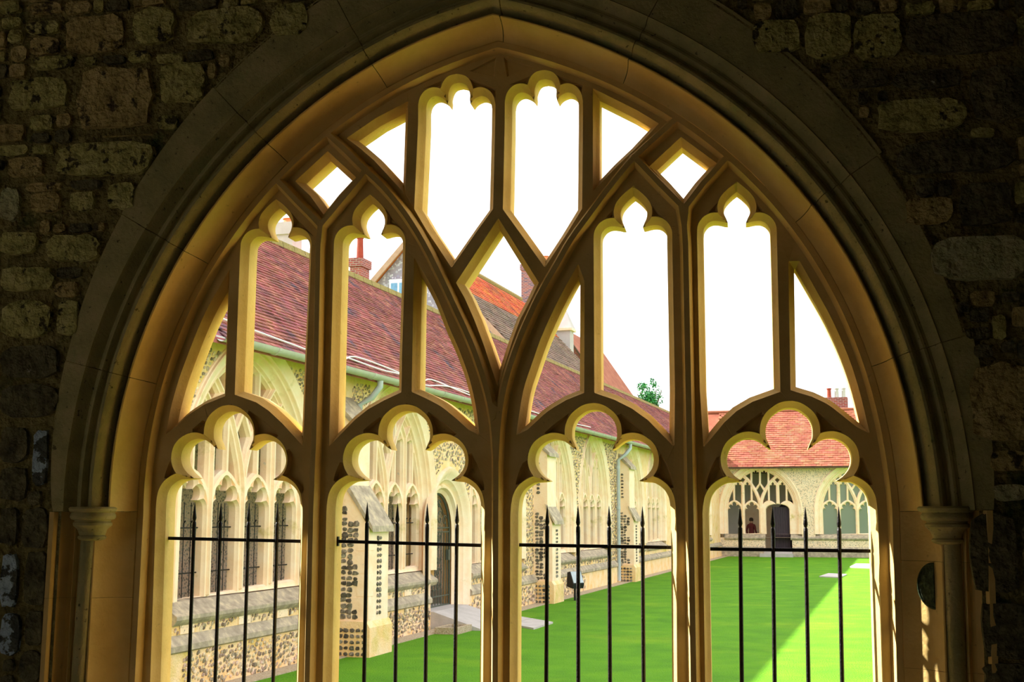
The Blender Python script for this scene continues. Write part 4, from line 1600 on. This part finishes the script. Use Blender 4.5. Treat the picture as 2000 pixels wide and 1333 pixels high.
# floodlight at the foot of the second buttress
fl = empty('floodlight', ML @ Matrix.Translation((26.75, -.62, 0)) @ Matrix.Rotation(math.radians(-38), 4, 'Z'), label='black floodlight on a low post beside the second buttress', cat='lamp')
MB().tube([(0, 0, 0), (0, 0, .34)], .025, 8).build('post', M['lampcase'], fl)
mb = MB()
mb.prism([(-.11, .26), (.09, .30), (.07, .60), (-.02, .62), (-.135, .36)], -.15, .15, 'x')
cs_ = mb.build('lamp_case', M['lampcase'], fl)
mb = MB()
mb.prism([(-.122, .375), (-.142, .382), (-.03, .618), (-.012, .60)], -.135, .135, 'x')
mb.build('lamp_glass', M['lampglass'], cs_)

# ------------------------------------------------------------------ far range
BF = empty('far_cloister_range', MF, label='far cloister range facing us, orange tiled roof over flint wall and pointed windows', cat='building')
FW = [-5.62, -1.62, 2.4, 6.45, 10.5]
FH = [[(c + x, z) for x, z in HOLE] for c in FW]
FH[0] = [(x, z) for x, z in FH[0]]
dx0, dx1 = -5.40, -4.42
h0 = [(FW[0] + x, z) for x, z in HOLE]
far_wall = wall_with_holes('flint_wall', -7.9, 26.0, -.05, EAVE + .1, FH + [[(dx0 - .06, .30), (dx1 + .10, .30), (dx1 + .10, .806), (dx0 - .06, .806)]], M['flintwall'], BF)
# window with a doorway in its right half: both right-hand lower lights give way to one arched opening
XC = lambda x: x - FW[0] + X0
dr = {'kind': 'C', 'poly': [(XC(dx0), ZB), (XC(dx1), ZB), (XC(dx1), 1.95)] + [(XC((dx0 + dx1) / 2 + (dx1 - dx0) / 2 * math.cos(a)), 1.95 + .27 * math.sin(a) ** .8) for a in np.linspace(.15, math.pi - .15, 9)] + [(XC(dx0), 1.95)]}
TR2 = tracery(OPEN[:2] + [dr] + OPEN[4:], BLIND, .006)
tj = MB()
for mb in tracery_meshes(TR2, (X0, 0)).values():
    tj.add(mb.V, mb.F)
DOORTR = tj.mesh('window_tracery', M['cream'], 28)
recalc(DOORTR)
w0 = place_window(FW[0], BF, mesh=DOORTR)
w1 = place_window(FW[1], BF)
place_window(FW[2], BF)
place_window(FW[3], BF)
place_window(FW[4], BF)
sill_band(-6.30, BF, .86)
sill_band(-3.70, BF, .68)
sill_band(FW[1], BF, 1.4)
sill_band(FW[2], BF, 2.4)
sill_band(FW[3], BF)
sill_band(FW[4], BF)
for a, b in ((-7.9, dx0 - .1), (dx1 + .14, 26)):
    MB().prism([(-.06, -.05), (-.06, .34), (0, .42), (.05, .42), (.05, -.05)], a, b, 'x').build('plinth', M['sillstone'], BF)
MB().box(dx0 - .25, dx1 + .15, -.45, .5, -.05, .14).build('door_step', M['paving'], BF)
MB().box(dx0 - .10, dx1 + .10, -.1, .5, .14, .33).build('door_step', M['paving'], BF)
for k in range(7):
    xa = dx0 + .30 + k * .097
    MB().box(xa, xa + .093, .34, .40, .33, 2.1).build('door_board', M['dooroak'], BF)
# leaded panes of the right-hand window
for k, o in enumerate(OPEN):
    mb = MB()
    n = len(o['poly'])
    mb.add([(x - X0, .128, z) for x, z in o['poly']], [tuple(range(n))])
    g = mb.build('glass_pane', M['glass'], w1)
MB().box(-8, 26, .45, 3.4, -.05, .04).build('walk_floor', M['floor'], BF)
MB().box(-8, 26, 3.2, 3.5, 0, 4.3).build('inner_wall', M['plaster'], BF)
MB().box(-8, 26, .45, 3.3, 3.62, 3.72).build('walk_ceiling', M['oak'], BF)
ad_ = arch_poly(-6.05, .72, 1.6, 2.75, .04)
mb = MB()
mb.prism(ad_, 3.12, 3.22)
mb.build('inner_arch', M['cream'], BF)
mb = MB()
mb.prism(arch_poly(-4.55, .85, 1.4, 2.4, .04), 3.10, 3.22)
mb.build('inner_door', M['dooroak'], BF)
rf = MB()
rf.prism([RE, (RY, RIDGE), (RY + 2.85, RE[1]), (RY + 2.85, RE[1] - .1), (RY, RIDGE - .12), (RE[0], RE[1] - .06)], -12, 26.3, 'x')
rff = rf.build('roof', M['tilefar'], BF)
tiles(rff, -7.6, 12, M['tilefar'], .14, .22, .02)
MB().box(-7.4, 26, -.38, -.30, EAVE - .08, EAVE - .0).build('eaves_board', M['oak'], BF)
mo = MB()
mo.tube([(x, RY, RIDGE + .0) for x in np.arange(-9, 26.4, .5)], .09, 8)
mo.build('ridge_tiles', M['tilefar'], BF, kind='stuff')
ch = MB()
ch.box(-3.1, -1.95, RY + .4, RY + 1.1, 5.4, 6.98)
cho = ch.build('chimney_stack', M['brick'], BF)
for k, x in enumerate((-2.75, -2.42, -2.12)):
    MB().lathe((x, RY + .75), [(.0, 6.96), (.10, 6.96), (.085, 7.35), (.11, 7.38), (.11, 7.42), (.0, 7.42)], 10).build('chimney_pot', M['pot'] if k == 0 else M['lead'], cho)
MB().tube([(-6.62, RY, 6.4), (-6.62, RY, 6.82)], .05, 8).build('vent_pipe', M['pipe'], BF)

# ------------------------------------------------------------------ buildings behind the left range
def view(px, py, dist):
    """point of the garth's far side at a given depth along the left range: (x, y, z) in the left range's frame"""
    x = (px - 1000) / F_PX
    y = (666.5 - py) / F_PX
    fy = math.cos(PIT) - y * math.sin(PIT)
    uz = math.sin(PIT) + y * math.cos(PIT)
    v = np.array([x * math.cos(YAW) - fy * math.sin(YAW), x * math.sin(YAW) + fy * math.cos(YAW)])
    t = dist / (v @ D2)
    return dist, -(v @ N2) * t - 7.35, uz * t + CAM_H


HD = 44.0
xa, ya, zap = view(803, 466, HD)
_, ye, ze = view(990, 665, HD)
hw = abs(ya - ye)
HS = empty('gabled_house', ML @ Matrix.Translation((HD, ya, 0)), label='gabled flint house with orange and brown roof behind the left range', cat='house')
MB().prism([(-hw + .15, 0), (hw - .15, 0), (hw - .15, ze - .1), (0, zap - .15), (-hw + .15, ze - .1)], 0, 14, 'x').build('flint_walls', M['paleflint'], HS)
ta = math.atan2(zap - ze, hw)
for sgn in (-1, 1):
    mb = MB()
    ex = .35
    mb.prism([(0, zap), (sgn * (hw + ex), zap - (hw + ex) * math.tan(ta)), (sgn * (hw + ex), zap - (hw + ex) * math.tan(ta) - .14), (0, zap - .16)], -.25, 15, 'x')
    ro = mb.build('roof_slope', M['tileorange'], HS)
    lg = (hw + ex) / math.cos(ta)
    if sgn < 0:
        ee, uu = np.array((-(hw + ex), zap - (hw + ex) * math.tan(ta))), np.array([math.cos(ta), math.sin(ta)])
        for mt, l0, l1 in (('tilebrown', 0, .56), ('tileorange', .56, .97)):
            tiles(ro, -.25, 15, M[mt], .2, .3, .03, e=ee + uu * lg * l0, u=uu, nrm=np.array([-math.sin(ta), math.cos(ta)]), length=lg * (l1 - l0))
    mb = MB()
    mb.prism([(0, zap + .03), (sgn * (hw + ex), zap + .03 - (hw + ex) * math.tan(ta)), (sgn * (hw + ex), zap - .25 - (hw + ex) * math.tan(ta)), (0, zap - .25)], -.33, -.25, 'x')
    mb.build('verge_board', M['verge'], HS)
mb = MB()
mb.tube([(x, 0, zap + .02) for x in np.arange(-.3, 15, .5)], .13, 8)
mb.build('ridge_tiles', M['moss'], HS, kind='stuff')
_, y1, z1 = view(762, 590, HD)
_, y2, z2 = view(806, 545, HD)
y1, y2 = sorted((y1 - ya, y2 - ya))
wfm = MB().box(-.12, .05, y1, y2, z1 - .4, z2).build('window_frame', M['white'], HS)
MB().box(-.14, -.11, y1 + .1, y2 - .42, z1 - .25, z2 - .15).build('window_pane', M['bluepane'], wfm)
MB().box(-.14, -.11, y2 - .34, y2 - .08, z1 - .25, z2 - .15).build('window_pane', M['bluepane'], wfm)

def chimney(name, pxl, pxr, top, dist, mat, label, zb, pots, depth=.7, potmat='pot', pot_h=.8, pot_r=.14):
    _, yl, zt_ = view(pxl, top, dist)
    _, yr, _ = view(pxr, top, dist)
    w_ = abs(yl - yr)
    yc = (yl + yr) / 2
    rt = empty(name, ML @ Matrix.Translation((dist, yc, zb)), label=label, cat='chimney')
    h_ = zt_ - zb
    st = MB().box(0, depth, -w_ / 2, w_ / 2, 0, h_ - .3).build('stack', M[mat], rt)
    MB().box(-.06, depth + .06, -w_ / 2 - .06, w_ / 2 + .06, h_ - .3, h_).build('cap_course', M[mat], rt)
    for k in range(pots):
        yy = (k - (pots - 1) / 2) * .4
        MB().lathe((depth / 2, yy), [(0, h_), (pot_r, h_), (pot_r * .8, h_ + pot_h * .9), (pot_r, h_ + pot_h * .92), (pot_r, h_ + pot_h), (0, h_ + pot_h)], 12).build('chimney_pot', M[potmat], rt)
    return rt


chimney('brick_chimney', 684, 705, 505, 40, 'brick', 'red brick chimney with one tall pot left of the flint gable', 0, 1, .75, 'pot', .85, .13)
chimney('brick_chimney', 1018, 1052, 517, 62, 'brickp', 'tall slim purple brick chimney behind the orange roof', 0, 0, 1.0)
chimney('brick_chimney', 1055, 1073, 508, 80, 'brick', 'small brick chimney top seen between the two middle tracery branches', 0, 1, .6, 'potorange', .3, .2)
chimney('rendered_chimney', 540, 572, 436, 27, 'render', 'cream rendered chimney above the roof at the left', 0, 1, .5, 'potorange', .14, .17)

# hall with a steep red roof and a stone pinnacle
TD = 60.0
_, yt, zt2 = view(1103, 648, TD)
tp = empty('stone_pinnacle', ML @ Matrix.Translation((TD, yt, 3)), label='pale stone pinnacle with pyramid cap rising over the left roof', cat='pinnacle')
s_ = .36
MB().box(-s_, s_, -s_, s_, 0, zt2 - 3.0).build('shaft', M['render'], tp)
MB().box(-s_ - .12, s_ + .12, -s_ - .12, s_ + .12, zt2 - 3.0, zt2 - 2.88).build('cornice', M['cream'], tp)
mb = MB()
zz = zt2 - 2.88
mb.add([(-s_ - .1, -s_ - .1, zz), (s_ + .1, -s_ - .1, zz), (s_ + .1, s_ + .1, zz), (-s_ - .1, s_ + .1, zz), (0, 0, zz + 1.15)], [(0, 1, 4), (1, 2, 4), (2, 3, 4), (3, 0, 4), (3, 2, 1, 0)])
mb.build('pyramid_cap', M['render'], tp)
_, yv, zv = view(1098, 640, 66)
_, yw_, zw = view(1150, 715, 66)
hl = empty('red_roofed_hall', ML @ Matrix.Translation((66, yv, 0)), label='steep red roofed hall behind the stone pinnacle', cat='building')
hw2 = abs(yw_ - yv) + 1.2
k2 = (zv - zw) / abs(yw_ - yv)
MB().prism([(-hw2, 0), (hw2, 0), (hw2, zv - k2 * hw2), (0, zv - .2), (-hw2, zv - k2 * hw2)], 0, 9, 'x').build('walls', M['brick'], hl)
for sgn in (-1, 1):
    mb = MB()
    mb.prism([(0, zv), (sgn * (hw2 + .3), zv - k2 * (hw2 + .3)), (sgn * (hw2 + .3), zv - k2 * (hw2 + .3) - .2), (0, zv - .2)], -.3, 9.3, 'x')
    mb.build('roof_slope', M['tilefar'], hl)
    mb = MB()
    mb.prism([(0, zv + .06), (sgn * (hw2 + .3), zv + .06 - k2 * (hw2 + .3)), (sgn * (hw2 + .3), zv - k2 * (hw2 + .3) - .1), (0, zv - .1)], -.45, -.3, 'x')
    mb.build('verge_board', M['oak'], hl)

# ------------------------------------------------------------------ the tree beyond
td = 95.0
_, yt, zc_ = view(1268, 772, td)
tree = empty('tree', ML @ Matrix.Translation((td, yt, 0)), label='round leafy green tree rising above the far roofs', cat='tree')
mb = MB()
mb.tube([(0, 0, 0), (.1, .1, zc_ * .5), (0, -.05, zc_)], [.35, .26, .1], 10)
for a in range(5):
    an = a * 1.3
    mb.tube([(0, 0, zc_ - 2.2), (.5 * math.cos(an), .5 * math.sin(an), zc_ - 1.0), (1.0 * math.cos(an), 1.0 * math.sin(an), zc_ + .1 * a)], [.12, .08, .03], 6)
mb.build('trunk', M['bark'], tree)
lf = MB()
tr_ = random.Random(8)
blobs = [(tr_.uniform(-.85, .85), tr_.uniform(-.85, .85), zc_ + tr_.uniform(-.95, .85), tr_.uniform(.3, .52)) for _ in range(24)]
for bx_, by_, bz_, br_ in blobs:
    for _ in range(90):
        v = Vector((tr_.gauss(0, 1), tr_.gauss(0, 1), tr_.gauss(0, 1))).normalized() * br_ * tr_.uniform(.6, 1.05)
        c_ = Vector((bx_, by_, bz_)) + v
        a = Vector((tr_.gauss(0, 1), tr_.gauss(0, 1), tr_.gauss(0, 1))).normalized()
        b_ = a.orthogonal().normalized()
        e_ = a.cross(b_)
        s_ = tr_.uniform(.06, .11)
        lf.add([c_ + b_ * s_, c_ + e_ * s_ * .6, c_ - b_ * s_, c_ - e_ * s_ * .6], [(0, 1, 2, 3)])
lf.build('foliage', M['leaf'], tree, kind='stuff')

# ------------------------------------------------------------------ visitor standing inside the far walk
pw = MF @ Vector((-6.22, 1.9, .04))
per = empty('person', Matrix.Translation(pw) @ Matrix.Rotation(-AZ + 2.6, 4, 'Z'), label='person in a dark red top and blue trousers standing inside the far window', cat='person')
me = bpy.data.meshes.new('body')
J = {'pel': (0, 0, .86, .13), 'wai': (0, 0, 1.0, .115), 'che': (0, .01, 1.2, .135), 'nek': (0, 0, 1.37, .055), 'hed': (0, -.015, 1.47, .085), 'top': (0, -.01, 1.56, .075),
     'hl': (-.09, 0, .80, .095), 'kl': (-.095, -.02, .45, .062), 'al': (-.1, .02, .08, .042), 'tl': (-.11, -.13, .03, .032), 'hr': (.09, 0, .80, .095), 'kr': (.1, -.04, .45, .062), 'ar': (.1, .02, .08, .042), 'tr': (.12, -.13, .03, .032),
     'sl': (-.17, .01, 1.28, .06), 'el': (-.24, .02, 1.02, .043), 'wl': (-.2, -.14, .84, .03), 'hdl': (-.19, -.2, .79, .03), 'sr': (.17, .01, 1.28, .06), 'er': (.24, .03, 1.02, .043), 'wr': (.24, -.06, .8, .03), 'hdr': (.24, -.09, .73, .03)}
ks = list(J)
E = [('pel', 'wai'), ('wai', 'che'), ('che', 'nek'), ('nek', 'hed'), ('hed', 'top'), ('pel', 'hl'), ('hl', 'kl'), ('kl', 'al'), ('al', 'tl'), ('pel', 'hr'), ('hr', 'kr'), ('kr', 'ar'), ('ar', 'tr'), ('che', 'sl'), ('sl', 'el'), ('el', 'wl'), ('wl', 'hdl'), ('che', 'sr'), ('sr', 'er'), ('er', 'wr'), ('wr', 'hdr')]
me.from_pydata([J[k][:3] for k in ks], [(ks.index(a), ks.index(b)) for a, b in E], [])
bo = bpy.data.objects.new('body', me)
sk = bo.modifiers.new('skin', 'SKIN')
for i, k in enumerate(ks):
    me.skin_vertices[0].data[i].radius = (J[k][3], J[k][3] * (.75 if k in ('pel', 'wai', 'che') else 1))
me.skin_vertices[0].data[0].use_root = True
ss = bo.modifiers.new('sub', 'SUBSURF')
ss.levels = ss.render_levels = 2
COL.objects.link(bo)
bpy.context.view_layer.update()
me2 = bpy.data.meshes.new_from_object(bo.evaluated_get(bpy.context.evaluated_depsgraph_get()))
bpy.data.objects.remove(bo)
for m_ in (M['skin'], M['redcloth'], M['bluecloth']):
    me2.materials.append(m_)
for p in me2.polygons:
    c_ = p.center
    p.material_index = 2 if .1 < c_.z < .88 and abs(c_.x) < .19 else 1 if .86 <= c_.z < 1.36 and c_.z > .86 + .0 else 0
    p.use_smooth = True
link(bpy.data.objects.new('body', me2), per)
mb = MB()
mb.lathe((0, 0), [(0, 1.60), (.05, 1.595), (.085, 1.56), (.098, 1.50), (.09, 1.45)], 14)
mb.build('hair', M['hair'], per, smooth=60)
for x in (-.03, .03):
    mb = MB()
    mb.lathe((x, -.098), [(0, 1.475), (.008, 1.478), (.011, 1.486), (.008, 1.494), (0, 1.497)], 8)
    mb.build('eye', M['hair'], per)
